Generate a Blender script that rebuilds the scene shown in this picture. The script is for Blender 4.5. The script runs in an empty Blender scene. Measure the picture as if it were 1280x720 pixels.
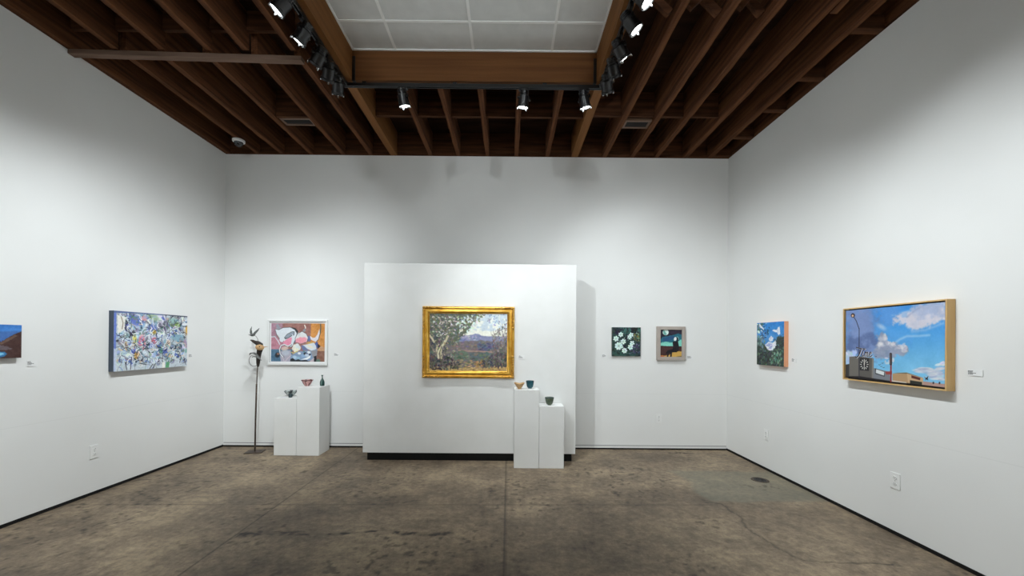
import bpy, bmesh, math, random
import numpy as np
from mathutils import Vector, Matrix, Euler

# ------------------------------------------------------------------ camera, world, exposure
S = bpy.context.scene
COL = S.collection
S.view_settings.view_transform = 'Standard'
S.view_settings.look = 'None'
S.view_settings.gamma = 1.0
S.view_settings.exposure = 0.0
S.view_settings.use_curve_mapping = False

cam_d = bpy.data.cameras.new('camera')
cam_d.sensor_width = 36.0
cam_d.lens = 500.0 / 1280.0 * 36.0
cam_d.shift_x = 0.00236
cam_d.shift_y = 0.05057
cam_d.clip_start = 0.05
cam = bpy.data.objects.new('camera', cam_d)
COL.objects.link(cam)
yaw, pitch, roll = -0.0024715, 0.0028699, 0.0081503
fw = Vector((-math.sin(yaw) * math.cos(pitch), math.cos(yaw) * math.cos(pitch), math.sin(pitch)))
rt = Vector((math.cos(yaw), math.sin(yaw), 0))
up = rt.cross(fw)
r2 = rt * math.cos(roll) + up * math.sin(roll)
u2 = up * math.cos(roll) - rt * math.sin(roll)
mw = Matrix((r2, u2, -fw)).transposed().to_4x4()
mw.translation = Vector((0, 0, 1.5))
cam.matrix_world = mw
S.camera = cam

world = bpy.data.worlds.new('world')
S.world = world
world.use_nodes = True
world.node_tree.nodes['Background'].inputs[0].default_value = (0.01, 0.01, 0.01, 1)
world.node_tree.nodes['Background'].inputs[1].default_value = 1.0

LAMP_COLOR = (0.93, 1.0, 1.035)
LAMP_GAIN = 1.0
SPOT_SIZE = 88.0

# room
XL, XR, YB, YF, ZC, ZD = -3.962, 3.057, 5.584, -3.4, 4.075, 4.402
YP = 4.979     # front face of the display wall

# ------------------------------------------------------------------ helpers
def lin(c):
    return tuple(((v / 255.0) / 12.92 if v / 255.0 <= 0.04045 else ((v / 255.0 + 0.055) / 1.055) ** 2.4) for v in c)

def link(name, me, parent=None, mat=None):
    o = bpy.data.objects.new(name, me)
    COL.objects.link(o)
    if mat is not None:
        for m in (mat if isinstance(mat, (list, tuple)) else [mat]):
            me.materials.append(m)
    if parent is not None:
        o.parent = parent
    return o

def obj(name, bm, mat, parent=None, smooth=False, angle=35):
    bmesh.ops.recalc_face_normals(bm, faces=bm.faces)
    me = bpy.data.meshes.new(name)
    bm.to_mesh(me)
    bm.free()
    if smooth:
        me.polygons.foreach_set('use_smooth', [True] * len(me.polygons))
        try:
            me.set_sharp_from_angle(angle=math.radians(angle))
        except Exception:
            pass
    return link(name, me, parent, mat)

def tag(o, label, cat, group=None):
    o['label'] = label
    o['category'] = cat
    if group:
        o['group'] = group
    return o

def thing(name, label, cat, loc=(0, 0, 0), group=None, rotz=0):
    o = bpy.data.objects.new(name, None)
    COL.objects.link(o)
    o.location = loc
    o.rotation_euler = (0, 0, rotz)
    o.empty_display_size = 0.1
    return tag(o, label, cat, group)

def struct(o):
    o['kind'] = 'structure'
    return o

def box(bm, x0, x1, y0, y1, z0, z1, bevel=0.0, M=None, mi=0):
    vs = [bm.verts.new(p) for p in ((x0, y0, z0), (x1, y0, z0), (x1, y1, z0), (x0, y1, z0),
                                    (x0, y0, z1), (x1, y0, z1), (x1, y1, z1), (x0, y1, z1))]
    fs = [bm.faces.new([vs[i] for i in f]) for f in ((0, 3, 2, 1), (4, 5, 6, 7), (0, 1, 5, 4), (1, 2, 6, 5), (2, 3, 7, 6), (3, 0, 4, 7))]
    for f in fs:
        f.material_index = mi
    if bevel > 0:
        es = list({e for f in fs for e in f.edges})
        r = bmesh.ops.bevel(bm, geom=es, offset=bevel, segments=2, affect='EDGES', profile=0.5)
        vs = list({v for f in r['faces'] for v in f.verts} | {v for v in vs if v.is_valid})
    if M is not None:
        bmesh.ops.transform(bm, matrix=M, verts=[v for v in vs if v.is_valid])
    return bm

def lathe(bm, prof, seg=32, M=None, close_bottom=True, close_top=False, mi=0, wob=None):
    rings = []
    for (r, z) in prof:
        ring = []
        for k in range(seg):
            a = 2 * math.pi * k / seg
            rr, zz = r, z
            if wob:
                rr, zz = wob(r, z, a)
            p = Vector((rr * math.cos(a), rr * math.sin(a), zz))
            ring.append(bm.verts.new(M @ p if M else p))
        rings.append(ring)
    for a, b in zip(rings[:-1], rings[1:]):
        for k in range(seg):
            f = bm.faces.new((a[k], a[(k + 1) % seg], b[(k + 1) % seg], b[k]))
            f.material_index = mi
    if close_bottom:
        bm.faces.new(list(reversed(rings[0]))).material_index = mi
    if close_top:
        bm.faces.new(rings[-1]).material_index = mi
    return bm

def loft(bm, pts, radii, seg=10, flat=None):
    """tapered tube through pts; radii floats or (ra, rb); flat = preferred normal of the flattened axis"""
    pts = [Vector(p) for p in pts]
    rings = []
    n = len(pts)
    ref = Vector(flat) if flat is not None else Vector((0.13, 0.27, 0.95))
    for i in range(n):
        t = (pts[min(i + 1, n - 1)] - pts[max(i - 1, 0)]).normalized()
        a = ref - t * ref.dot(t)
        if a.length < 1e-3:
            a = Vector((1, 0, 0)) - t * t.x
        a.normalize()
        b = t.cross(a)
        r = radii[i]
        ra, rb = r if isinstance(r, (tuple, list)) else (r, r)
        rings.append([bm.verts.new(pts[i] + a * ra * math.cos(2 * math.pi * k / seg) + b * rb * math.sin(2 * math.pi * k / seg)) for k in range(seg)])
    for a, b in zip(rings[:-1], rings[1:]):
        for k in range(seg):
            bm.faces.new((a[k], a[(k + 1) % seg], b[(k + 1) % seg], b[k]))
    bm.faces.new(list(reversed(rings[0])))
    bm.faces.new(rings[-1])
    return bm

def BM():
    return bmesh.new()

# ------------------------------------------------------------------ materials
def mat(name, col, rough=0.6, metal=0.0, spec=0.5):
    m = bpy.data.materials.new(name)
    m.use_nodes = True
    b = m.node_tree.nodes['Principled BSDF']
    b.inputs['Base Color'].default_value = (*lin(col), 1)
    b.inputs['Roughness'].default_value = rough
    b.inputs['Metallic'].default_value = metal
    b.inputs['Specular IOR Level'].default_value = spec
    return m

def noisy(name, c0, c1, scale=(6, 6, 6), rough=0.6, detail=6, bump=0.0, bscale=40.0, metal=0.0, lo=0.3, hi=0.7, spec=0.5, distortion=0.0):
    """procedural two-colour noise in object coordinates"""
    m = mat(name, c0, rough, metal, spec)
    nt = m.node_tree
    b = nt.nodes['Principled BSDF']
    tc = nt.nodes.new('ShaderNodeTexCoord')
    mp = nt.nodes.new('ShaderNodeMapping')
    mp.inputs['Scale'].default_value = scale
    nz = nt.nodes.new('ShaderNodeTexNoise')
    nz.inputs['Scale'].default_value = 1.0
    nz.inputs['Detail'].default_value = detail
    nz.inputs['Distortion'].default_value = distortion
    rp = nt.nodes.new('ShaderNodeValToRGB')
    rp.color_ramp.elements[0].position = lo
    rp.color_ramp.elements[1].position = hi
    rp.color_ramp.elements[0].color = (*lin(c0), 1)
    rp.color_ramp.elements[1].color = (*lin(c1), 1)
    nt.links.new(tc.outputs['Object'], mp.inputs['Vector'])
    nt.links.new(mp.outputs['Vector'], nz.inputs['Vector'])
    nt.links.new(nz.outputs['Fac'], rp.inputs['Fac'])
    nt.links.new(rp.outputs['Color'], b.inputs['Base Color'])
    if bump:
        n2 = nt.nodes.new('ShaderNodeTexNoise')
        n2.inputs['Scale'].default_value = bscale
        n2.inputs['Detail'].default_value = 5
        bp = nt.nodes.new('ShaderNodeBump')
        bp.inputs['Strength'].default_value = bump
        bp.inputs['Distance'].default_value = 0.01
        nt.links.new(tc.outputs['Object'], n2.inputs['Vector'])
        nt.links.new(n2.outputs['Fac'], bp.inputs['Height'])
        nt.links.new(bp.outputs['Normal'], b.inputs['Normal'])
    return m

def attr_mat(name, rough=0.55, bump=0.25, spec=0.3):
    """reads the painted colour attribute of a canvas"""
    m = mat(name, (200, 200, 200), rough, 0, spec)
    nt = m.node_tree
    b = nt.nodes['Principled BSDF']
    at = nt.nodes.new('ShaderNodeAttribute')
    at.attribute_name = 'paint'
    nt.links.new(at.outputs['Color'], b.inputs['Base Color'])
    tc = nt.nodes.new('ShaderNodeTexCoord')
    nz = nt.nodes.new('ShaderNodeTexNoise')
    nz.inputs['Scale'].default_value = 90
    bp = nt.nodes.new('ShaderNodeBump')
    bp.inputs['Strength'].default_value = bump
    bp.inputs['Distance'].default_value = 0.002
    nt.links.new(tc.outputs['Object'], nz.inputs['Vector'])
    nt.links.new(nz.outputs['Fac'], bp.inputs['Height'])
    nt.links.new(bp.outputs['Normal'], b.inputs['Normal'])
    return m

def wall_material():
    m = noisy('white_wall_paint', (229, 229, 227), (235, 235, 233), (0.8, 0.8, 0.8), 0.75, 3, 0.05, 160, spec=0.2)
    nt = m.node_tree
    b = nt.nodes['Principled BSDF']
    # faint horizontal board joint a little below eye level
    tc = [n for n in nt.nodes if n.type == 'TEX_COORD'][0]
    sp = nt.nodes.new('ShaderNodeSeparateXYZ')
    nt.links.new(tc.outputs['Object'], sp.inputs[0])
    s1 = nt.nodes.new('ShaderNodeMath'); s1.operation = 'SUBTRACT'; s1.inputs[1].default_value = 0.775
    s2 = nt.nodes.new('ShaderNodeMath'); s2.operation = 'ABSOLUTE'
    s3 = nt.nodes.new('ShaderNodeMath'); s3.operation = 'LESS_THAN'; s3.inputs[1].default_value = 0.0022
    s4 = nt.nodes.new('ShaderNodeMath'); s4.operation = 'MULTIPLY'; s4.inputs[1].default_value = 0.13
    mx = nt.nodes.new('ShaderNodeMixRGB')
    mx.inputs[2].default_value = (*lin((170, 172, 170)), 1)
    nt.links.new(sp.outputs['Z'], s1.inputs[0]); nt.links.new(s1.outputs[0], s2.inputs[0])
    nt.links.new(s2.outputs[0], s3.inputs[0]); nt.links.new(s3.outputs[0], s4.inputs[0])
    rp = [n for n in nt.nodes if n.type == 'VALTORGB'][0]
    nt.links.new(rp.outputs['Color'], mx.inputs[1]); nt.links.new(s4.outputs[0], mx.inputs[0])
    nt.links.new(mx.outputs[0], b.inputs['Base Color'])
    return m

M_wall = wall_material()
M_white = mat('white_satin_paint', (228, 228, 226), 0.6, 0, 0.3)
M_plinth = noisy('white_plinth_paint', (226, 226, 223), (232, 232, 230), (3, 3, 3), 0.65, 3, spec=0.25)
M_black = mat('black_base', (12, 12, 12), 0.7, 0, 0.3)
M_joist = noisy('rough_dark_joist_wood', (62, 36, 21), (116, 74, 46), (26, 1.1, 26), 0.85, 8, 0.5, 60, lo=0.32, hi=0.72, spec=0.15)
M_block = noisy('dark_blocking_wood', (60, 36, 22), (100, 64, 41), (2, 26, 26), 0.85, 8, 0.4, 60, lo=0.32, hi=0.72, spec=0.15)
M_beam = noisy('amber_beam_wood', (110, 70, 35), (138, 93, 50), (22, 0.8, 22), 0.7, 8, 0.15, 50, lo=0.3, hi=0.75, spec=0.2)
M_xbeam = noisy('amber_cross_beam_wood', (90, 56, 29), (116, 76, 41), (0.8, 22, 22), 0.7, 8, 0.15, 50, lo=0.3, hi=0.75, spec=0.2)
M_deck = noisy('dark_roof_boards', (36, 22, 14), (58, 37, 24), (1.2, 9, 9), 0.9, 6, 0.4, 30, spec=0.1)
M_strip = noisy('weathered_strip_wood', (104, 84, 72), (130, 106, 92), (1.5, 30, 30), 0.85, 6, 0.3, 60, spec=0.15)
M_tile = noisy('white_ceiling_tile', (218, 220, 219), (226, 228, 227), (9, 9, 9), 0.9, 6, 0.1, 120, spec=0.1)
M_grid = mat('white_tile_grid', (248, 249, 248), 0.5)
M_track = mat('black_track_metal', (16, 16, 17), 0.4, 0.0, 0.5)
M_house = mat('black_lamp_housing', (20, 20, 22), 0.32, 0.0, 0.6)
M_chrome = mat('polished_lamp_rim', (200, 202, 205), 0.15, 1.0)
M_lens = bpy.data.materials.new('lit_lens')
M_lens.use_nodes = True
_b = M_lens.node_tree.nodes['Principled BSDF']
_b.inputs['Base Color'].default_value = (0.8, 0.85, 0.85, 1)
_b.inputs['Emission Color'].default_value = (0.93, 1.0, 0.98, 1)
_b.inputs['Emission Strength'].default_value = 14.0
M_paint = attr_mat('painted_canvas')
M_gold = noisy('burnished_gold_leaf', (206, 150, 50), (236, 190, 92), (14, 14, 14), 0.34, 5, 0.15, 120, metal=0.85)
M_gold_dk = noisy('tarnished_gold_ornament', (150, 100, 30), (232, 190, 100), (60, 60, 60), 0.42, 4, 0.3, 200, metal=0.8)
M_taupe = noisy('taupe_frame_paint', (168, 157, 148), (178, 167, 158), (8, 8, 8), 0.6, 4)
M_oak = noisy('pale_oak_frame', (206, 166, 106), (222, 186, 128), (18, 18, 2), 0.5, 6, lo=0.3, hi=0.7)
M_dark = mat('dark_gap', (28, 24, 22), 0.7)
M_mat = mat('white_mat_board', (236, 236, 236), 0.8, 0, 0.2)
M_card = mat('white_card', (234, 234, 233), 0.7, 0, 0.2)
M_ink = mat('grey_print', (96, 96, 95), 0.8, 0, 0.1)
M_plate = mat('white_outlet_plastic', (236, 236, 234), 0.35)
M_slot = mat('dark_slot', (45, 45, 45), 0.6)

# ------------------------------------------------------------------ floor with its joints, patch, crack and stains
def vnoise(x, y, seed):
    """smooth value noise"""
    rs = np.random.RandomState(seed)
    T = rs.rand(256, 256)
    xi = np.floor(x).astype(int); yi = np.floor(y).astype(int)
    fx = x - xi; fy = y - yi
    fx = fx * fx * (3 - 2 * fx); fy = fy * fy * (3 - 2 * fy)
    a = T[xi % 256, yi % 256]; b = T[(xi + 1) % 256, yi % 256]
    c = T[xi % 256, (yi + 1) % 256]; d = T[(xi + 1) % 256, (yi + 1) % 256]
    return (a * (1 - fx) + b * fx) * (1 - fy) + (c * (1 - fx) + d * fx) * fy

def fbm(x, y, seed, octv=4):
    s = 0.0; amp = 0.5; tot = 0.0
    for k in range(octv):
        s = s + amp * vnoise(x * 2 ** k + 17.3 * k, y * 2 ** k + 5.1 * k, seed + k)
        tot += amp; amp *= 0.5
    return s / tot

def seg_dist(X, Y, pts):
    d = np.full(X.shape, 1e9)
    for (x0, y0), (x1, y1) in zip(pts[:-1], pts[1:]):
        dx, dy = x1 - x0, y1 - y0
        L = dx * dx + dy * dy + 1e-12
        t = np.clip(((X - x0) * dx + (Y - y0) * dy) / L, 0, 1)
        d = np.minimum(d, np.hypot(X - x0 - t * dx, Y - y0 - t * dy))
    return d

def sstep(a, b, x):
    t = np.clip((x - a) / (b - a), 0, 1)
    return t * t * (3 - 2 * t)

def grid_mesh(name, P, nx, ny, colors, attr):
    """P (ny, nx, 3) points, colors (ny, nx, 3) linear"""
    me = bpy.data.meshes.new(name)
    idx = np.arange(nx * ny).reshape(ny, nx)
    q = np.stack([idx[:-1, :-1], idx[:-1, 1:], idx[1:, 1:], idx[1:, :-1]], -1).reshape(-1, 4)
    me.vertices.add(nx * ny)
    me.vertices.foreach_set('co', P.reshape(-1).astype(np.float32))
    me.loops.add(q.size)
    me.loops.foreach_set('vertex_index', q.reshape(-1).astype(np.int32))
    me.polygons.add(len(q))
    me.polygons.foreach_set('loop_start', np.arange(0, q.size, 4, dtype=np.int32))
    me.polygons.foreach_set('loop_total', np.full(len(q), 4, dtype=np.int32))
    me.update(calc_edges=True)
    ca = me.color_attributes.new(attr, 'FLOAT_COLOR', 'POINT')
    c4 = np.concatenate([colors.reshape(-1, 3), np.ones((nx * ny, 1))], 1)
    ca.data.foreach_set('color', c4.reshape(-1).astype(np.float32))
    return me

def make_floor():
    xs = np.linspace(XL - 0.1, XR + 0.1, 560)
    ys = np.concatenate([np.linspace(YF - 0.1, 2.25, 60)[:-1], np.linspace(2.25, YB + 0.1, 300)])
    X, Y = np.meshgrid(xs, ys)
    nx, ny = len(xs), len(ys)
    wob = (fbm(X * 3, Y * 3, 5) - 0.5) * 0.012
    joint = np.zeros_like(X)
    joint = np.maximum(joint, 1 - sstep(0.004, 0.012, np.abs(X + 0.016 + wob * 0.4)))
    joint = np.maximum(joint, 1 - sstep(0.004, 0.011, np.abs(X + 2.072 + wob * 0.3)))
    jy = (1 - sstep(0.004, 0.014, np.abs(Y - 3.665 - 0.016 * X - wob))) * (0.35 + 0.65 * fbm(X * 2, Y * 2, 9)) * np.where(X < 1.95, 1, 0)
    joint = np.maximum(joint, jy * 0.8)
    # crack running from the patch towards the near wall
    cr = [(1.86, 3.75), (1.99, 3.72), (1.985, 3.60), (2.0, 3.42), (1.94, 3.24), (1.96, 3.08), (1.99, 2.93), (2.01, 2.82), (2.06, 2.765), (2.17, 2.745), (2.30, 2.73), (2.49, 2.735), (2.62, 2.72)]
    w2 = (fbm(X * 14, Y * 14, 31) - 0.5) * 0.05
    dc = seg_dist(X + w2, Y + w2[::-1, ::-1], cr)
    crack = (1 - sstep(0.003, 0.016, dc)) * 0.9
    joint = np.maximum(joint, crack)
    # chipped band left of the long joint
    band = np.zeros_like(X)
    for pts, w in (([(-2.05, 3.08), (-1.76, 3.12), (-1.62, 3.08)], 0.05), ([(-1.62, 3.08), (-1.32, 3.09), (-0.97, 3.16)], 0.02),
                   ([(-0.97, 3.16), (-0.8, 3.1), (-0.46, 3.10)], 0.045), ([(-0.95, 3.70), (-0.88, 3.74)], 0.025), ([(-2.37, 3.78), (-2.29, 3.78)], 0.02), ([(2.2, 5.42), (2.5, 5.42)], 0.05)):
        d = seg_dist(X, Y, pts)
        band = np.maximum(band, (1 - sstep(0.2 * w, w, d + (fbm(X * 16, Y * 16, 41) - 0.5) * w * 1.6)) * (0.25 + 0.75 * sstep(0.42, 0.6, fbm(X * 22, Y * 22, 43))))
    # scattered small pits
    pits = sstep(0.66, 0.80, fbm(X * 24, Y * 24, 51, 2)) * sstep(0.42, 0.60, fbm(X * 1.5, Y * 1.5, 53)) * 1.6
    # greenish patch by the side wall
    ex = 1.91 + 0.05 * np.sin(Y * 9) + (fbm(X * 5, Y * 5, 61) - 0.5) * 0.12
    pt = sstep(-0.04, 0.05, X - ex) * sstep(-0.03, 0.04, Y - 3.77 - (fbm(X * 4, Y * 4, 63) - 0.5) * 0.1) * sstep(-0.05, 0.05, 4.66 - Y + (fbm(X * 4, Y * 4, 65) - 0.5) * 0.15)
    dark = np.clip(np.maximum(joint * 0.66, band * 0.95) + pits * 0.38, 0, 1)
    blotch = fbm(X * 1.1 + 3, Y * 1.6, 71, 5)
    col = np.stack([dark, pt, blotch], -1)
    Pp = np.stack([X, Y, np.zeros_like(X)], -1)
    me = grid_mesh('floor', Pp, nx, ny, col, 'wear')
    m = bpy.data.materials.new('worn_brown_concrete')
    m.use_nodes = True
    nt = m.node_tree
    b = nt.nodes['Principled BSDF']
    b.inputs['Specular IOR Level'].default_value = 0.32
    at = nt.nodes.new('ShaderNodeAttribute'); at.attribute_name = 'wear'
    sp = nt.nodes.new('ShaderNodeSeparateColor')
    nt.links.new(at.outputs['Color'], sp.inputs[0])
    tc = nt.nodes.new('ShaderNodeTexCoord')
    n1 = nt.nodes.new('ShaderNodeTexNoise'); n1.inputs['Scale'].default_value = 2.2; n1.inputs['Detail'].default_value = 9; n1.inputs['Roughness'].default_value = 0.66
    n2 = nt.nodes.new('ShaderNodeTexNoise'); n2.inputs['Scale'].default_value = 17; n2.inputs['Detail'].default_value = 9; n2.inputs['Roughness'].default_value = 0.78
    nt.links.new(tc.outputs['Object'], n1.inputs['Vector']); nt.links.new(tc.outputs['Object'], n2.inputs['Vector'])
    ad = nt.nodes.new('ShaderNodeMath'); ad.operation = 'MULTIPLY_ADD'; ad.inputs[1].default_value = 0.5
    nt.links.new(n2.outputs['Fac'], ad.inputs[0]); 
    ml = nt.nodes.new('ShaderNodeMath'); ml.operation = 'MULTIPLY'; ml.inputs[1].default_value = 0.5
    nt.links.new(n1.outputs['Fac'], ml.inputs[0]); nt.links.new(ml.outputs[0], ad.inputs[2])
    rp = nt.nodes.new('ShaderNodeValToRGB')
    e = rp.color_ramp.elements
    e[0].position = 0.36; e[0].color = (*lin(FLOOR_C[0]), 1)
    e[1].position = 0.64; e[1].color = (*lin(FLOOR_C[2]), 1)
    k = e.new(0.5); k.color = (*lin(FLOOR_C[1]), 1)
    nt.links.new(ad.outputs[0], rp.inputs['Fac'])
    # big soft blotches
    mb = nt.nodes.new('ShaderNodeMixRGB'); mb.blend_type = 'MULTIPLY'; mb.inputs[0].default_value = 1.0
    rb = nt.nodes.new('ShaderNodeValToRGB')
    rb.color_ramp.elements[0].position = 0.34; rb.color_ramp.elements[0].color = (0.76, 0.73, 0.72, 1)
    rb.color_ramp.elements[1].position = 0.66; rb.color_ramp.elements[1].color = (1.10, 1.07, 1.03, 1)
    nt.links.new(sp.outputs[2], rb.inputs['Fac'])
    nt.links.new(rp.outputs['Color'], mb.inputs[1]); nt.links.new(rb.outputs['Color'], mb.inputs[2])
    mp_ = nt.nodes.new('ShaderNodeMixRGB'); mp_.inputs[2].default_value = (*lin(FLOOR_C[3]), 1)
    q = nt.nodes.new('ShaderNodeMath'); q.operation = 'MULTIPLY'; q.inputs[1].default_value = 0.5
    nt.links.new(sp.outputs[1], q.inputs[0]); nt.links.new(q.outputs[0], mp_.inputs[0]); nt.links.new(mb.outputs[0], mp_.inputs[1])
    md = nt.nodes.new('ShaderNodeMixRGB'); md.inputs[2].default_value = (*lin((40, 33, 28)), 1)
    nt.links.new(sp.outputs[0], md.inputs[0]); nt.links.new(mp_.outputs[0], md.inputs[1])
    nt.links.new(md.outputs[0], b.inputs['Base Color'])
    rr = nt.nodes.new('ShaderNodeMapRange'); rr.inputs[3].default_value = 0.42; rr.inputs[4].default_value = 0.7
    nt.links.new(n1.outputs['Fac'], rr.inputs[0]); nt.links.new(rr.outputs[0], b.inputs['Roughness'])
    bp = nt.nodes.new('ShaderNodeBump'); bp.inputs['Strength'].default_value = 0.25; bp.inputs['Distance'].default_value = 0.004
    nt.links.new(n2.outputs['Fac'], bp.inputs['Height']); nt.links.new(bp.outputs['Normal'], b.inputs['Normal'])
    return struct(link('floor', me, None, m))

FLOOR_C = [(80, 69, 57), (129, 115, 97), (170, 153, 127), (116, 117, 103)]
make_floor()

# ------------------------------------------------------------------ room shell
def sbox(name, x0, x1, y0, y1, z0, z1, m, parent=None, bevel=0):
    o = obj(name, box(BM(), x0, x1, y0, y1, z0, z1, bevel), m, parent)
    if parent is None:
        struct(o)
    return o

T = 0.12
sbox('wall_back', XL - T, XR + T, YB, YB + T, 0, ZC, M_wall)
sbox('wall_left', XL - T, XL, YF, YB, 0, ZC, M_wall)
sbox('wall_right', XR, XR + T, YF, YB, 0, ZC, M_wall)
sbox('wall_front', XL - T, XR + T, YF - T, YF, 0, ZD, M_wall)
sbox('trim_1', XL - T, XR + T, YB, YB + T, ZC, ZD, M_block)     # rim boards above the plaster
sbox('trim_2', XL - T, XL, YF, YB, ZC, ZD, M_joist)
sbox('trim_3', XR, XR + T, YF, YB, ZC, ZD, M_joist)
# ledge of the rim board seen just above the back wall
sbox('trim_4', XL, XR, YB - 0.004, YB, ZC + 0.0, ZC + 0.012, M_block)

ceil = sbox('ceiling', XL - T, XR + T, YF - T, YB + T, ZD, ZD + 0.05, M_deck)
WX0, WX1, WY = -1.575, 0.853, 3.970
sbox('tile_panel', WX0, WX1, YF, WY, ZD - 0.02, ZD, M_tile, ceil)
bm = BM()
for x in (-1.145, -0.374, 0.405):
    box(bm, x - 0.012, x + 0.012, YF, WY, ZD - 0.026, ZD - 0.0195)
yy = 3.607
while yy > YF:
    box(bm, WX0, WX1, yy - 0.012, yy + 0.012, ZD - 0.025, ZD - 0.0195)
    yy -= 0.364
box(bm, WX0, WX1, WY - 0.016, WY, ZD - 0.03, ZD - 0.0195)
box(bm, WX0, WX0 + 0.016, YF, WY, ZD - 0.03, ZD - 0.0195)
box(bm, WX1 - 0.016, WX1, YF, WY, ZD - 0.03, ZD - 0.0195)
obj('tile_grid', bm, M_grid, ceil)

# baseboards
sbox('baseboard_left', XL, XL + 0.006, YF, YB, 0, 0.027, M_black)
sbox('baseboard_right', XR - 0.006, XR, YF, YB, 0, 0.027, M_black)
o = sbox('baseboard_back', XL + 0.006, XR - 0.006, YB - 0.012, YB, 0.022, 0.050, M_white)
obj('shadow_gap', box(BM(), XL + 0.006, XR - 0.006, YB - 0.006, YB, 0.0, 0.022), M_black, o)
obj('reveal', box(BM(), XL + 0.006, XR - 0.006, YB - 0.004, YB, 0.050, 0.057), mat('grey_reveal', (120, 120, 118), 0.8), o)

# ------------------------------------------------------------------ ceiling timber
def timber(name, x0, x1, y0, y1, z0, z1, m, label, cat, group=None, rough=0.007, seed=0):
    """rough sawn timber with slightly uneven long edges, origin at its middle"""
    rs = random.Random(seed)
    c = Vector(((x0 + x1) / 2, (y0 + y1) / 2, (z0 + z1) / 2))
    hx, hy, hz = (x1 - x0) / 2, (y1 - y0) / 2, (z1 - z0) / 2
    bm = BM()
    along_y = hy >= hx
    n = max(2, int((hy if along_y else hx) * 2 / 0.12))
    rings = []
    for i in range(n + 1):
        t = -1 + 2 * i / n
        j = [rs.uniform(-rough, rough) for _ in range(6)]
        if along_y:
            pts = [(-hx + abs(j[0]), t * hy, -hz + abs(j[1])), (hx - abs(j[2]), t * hy, -hz + abs(j[3])), (hx - abs(j[4]), t * hy, hz), (-hx + abs(j[5]), t * hy, hz)]
        else:
            pts = [(t * hx, -hy + abs(j[0]), -hz + abs(j[1])), (t * hx, hy - abs(j[2]), -hz + abs(j[3])), (t * hx, hy - abs(j[4]), hz), (t * hx, -hy + abs(j[5]), hz)]
        rings.append([bm.verts.new(p) for p in pts])
    for a, b in zip(rings[:-1], rings[1:]):
        for k in range(4):
            bm.faces.new((a[k], a[(k + 1) % 4], b[(k + 1) % 4], b[k]))
    bm.faces.new(rings[0]); bm.faces.new(rings[-1])
    o = obj(name, bm, m)
    o.location = c
    return tag(o, label, cat, group)

JW = 0.031
ORD = ['first', 'second', 'third', 'fourth', 'fifth', 'sixth', 'seventh']
G_FAR_L, G_NEAR_L, G_MID, G_R = ('joists between the crossing strip and the picture wall', 'joists on the near side of the crossing strip',
                                 'short joists behind the cross beam', 'joists beyond the beam over the sky painting wall')
far = [(-3.928, 'dark ceiling joist lying along the wall of the abstract canvas'),
       (-3.515, 'dark far-run ceiling joist that carries the dome camera'),
       (-3.175, 'far-run ceiling joist one bay in from the dome camera joist'),
       (-2.765, 'far-run ceiling joist on the wall side of the framed vent near the dome camera'),
       (-2.325, 'far-run ceiling joist on the beam side of the framed vent near the dome camera'),
       (-1.935, 'far-run ceiling joist beside the cluster of dark track spotlights')]
for i, (x, lb) in enumerate(far):
    timber('joist', x - JW, x + JW, 3.62 if i else YF, YB - 0.004, ZC, ZD, M_joist, lb, 'joist', G_FAR_L, seed=i)
near = [-3.535, -3.115, -2.70, -2.37, -1.945]
nlab = ['near-run ceiling joist closest to the wall of the lake painting', 'second near-run ceiling joist from the wall of the lake painting',
        'middle near-run ceiling joist stopping at the grey crossing strip', 'near-run ceiling joist two in from the spotlight track, stopping at the strip',
        'near-run ceiling joist right beside the lit pair of spotlights']
for i, x in enumerate(near):
    timber('joist', x - JW, x + JW, YF, 3.575, ZC, ZD, M_joist, nlab[i], 'joist', G_NEAR_L, seed=20 + i)
mid = [-1.11, -0.722, -0.315, 0.090, 0.520]
mlab = ['short joist behind the cross beam, next to the amber beam of dark spotlights', 'second short joist behind the cross beam from the amber beam of dark spotlights',
        'short joist behind the cross beam, above the gold frame', 'short joist hidden behind the middle spotlight of the cross beam',
        'short joist between the two spotlights nearest the flower paintings']
for i, x in enumerate(mid):
    timber('joist', x - JW, x + JW, 4.061, YB - 0.004, ZC, ZD, M_joist, mlab[i], 'joist', G_MID, seed=40 + i)
rj = [(1.316, 'joist next to the amber beam of the brightest spotlight, beside a framed vent'), (1.705, 'joist on the far side of the vent above the flower paintings'),
      (2.042, 'third joist from the amber beam on the sky painting side'), (2.445, 'deep joist whose end laps a rounded near joist over the sky painting wall'),
      (2.790, 'last joist before the sky painting wall, tied to it by short blocks')]
for i, (x, lb) in enumerate(rj):
    timber('joist', x - JW - 0.003, x + JW + 0.003, 2.98 if i == 3 else YF, YB - 0.004, ZC, ZD, M_joist, lb, 'joist', G_R, seed=60 + i)
timber('joist', 2.482, 2.545, YF, 3.11, ZC, ZD - 0.002, M_joist, 'near joist with a rounded end lapped beside a deeper joist', 'joist', G_R, seed=70)

timber('beam', -1.668, WX0, YF, YB - 0.004, ZC, ZD, M_beam, 'tall amber ceiling beam along the tile well, above the cluster of dark spotlights', 'beam', 'beams around the tile well', 0.002, 81)
timber('beam', WX1, 0.948, YF, YB - 0.004, ZC, ZD, M_beam, 'tall amber ceiling beam along the tile well, beside the brightest spotlight', 'beam', 'beams around the tile well', 0.002, 82)
timber('cross_beam', WX0, WX1, WY, 4.060, ZC + 0.002, ZD, M_xbeam, 'wide amber cross beam closing the white tiled well', 'beam', 'beams around the tile well', 0.004, 83)
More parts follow.
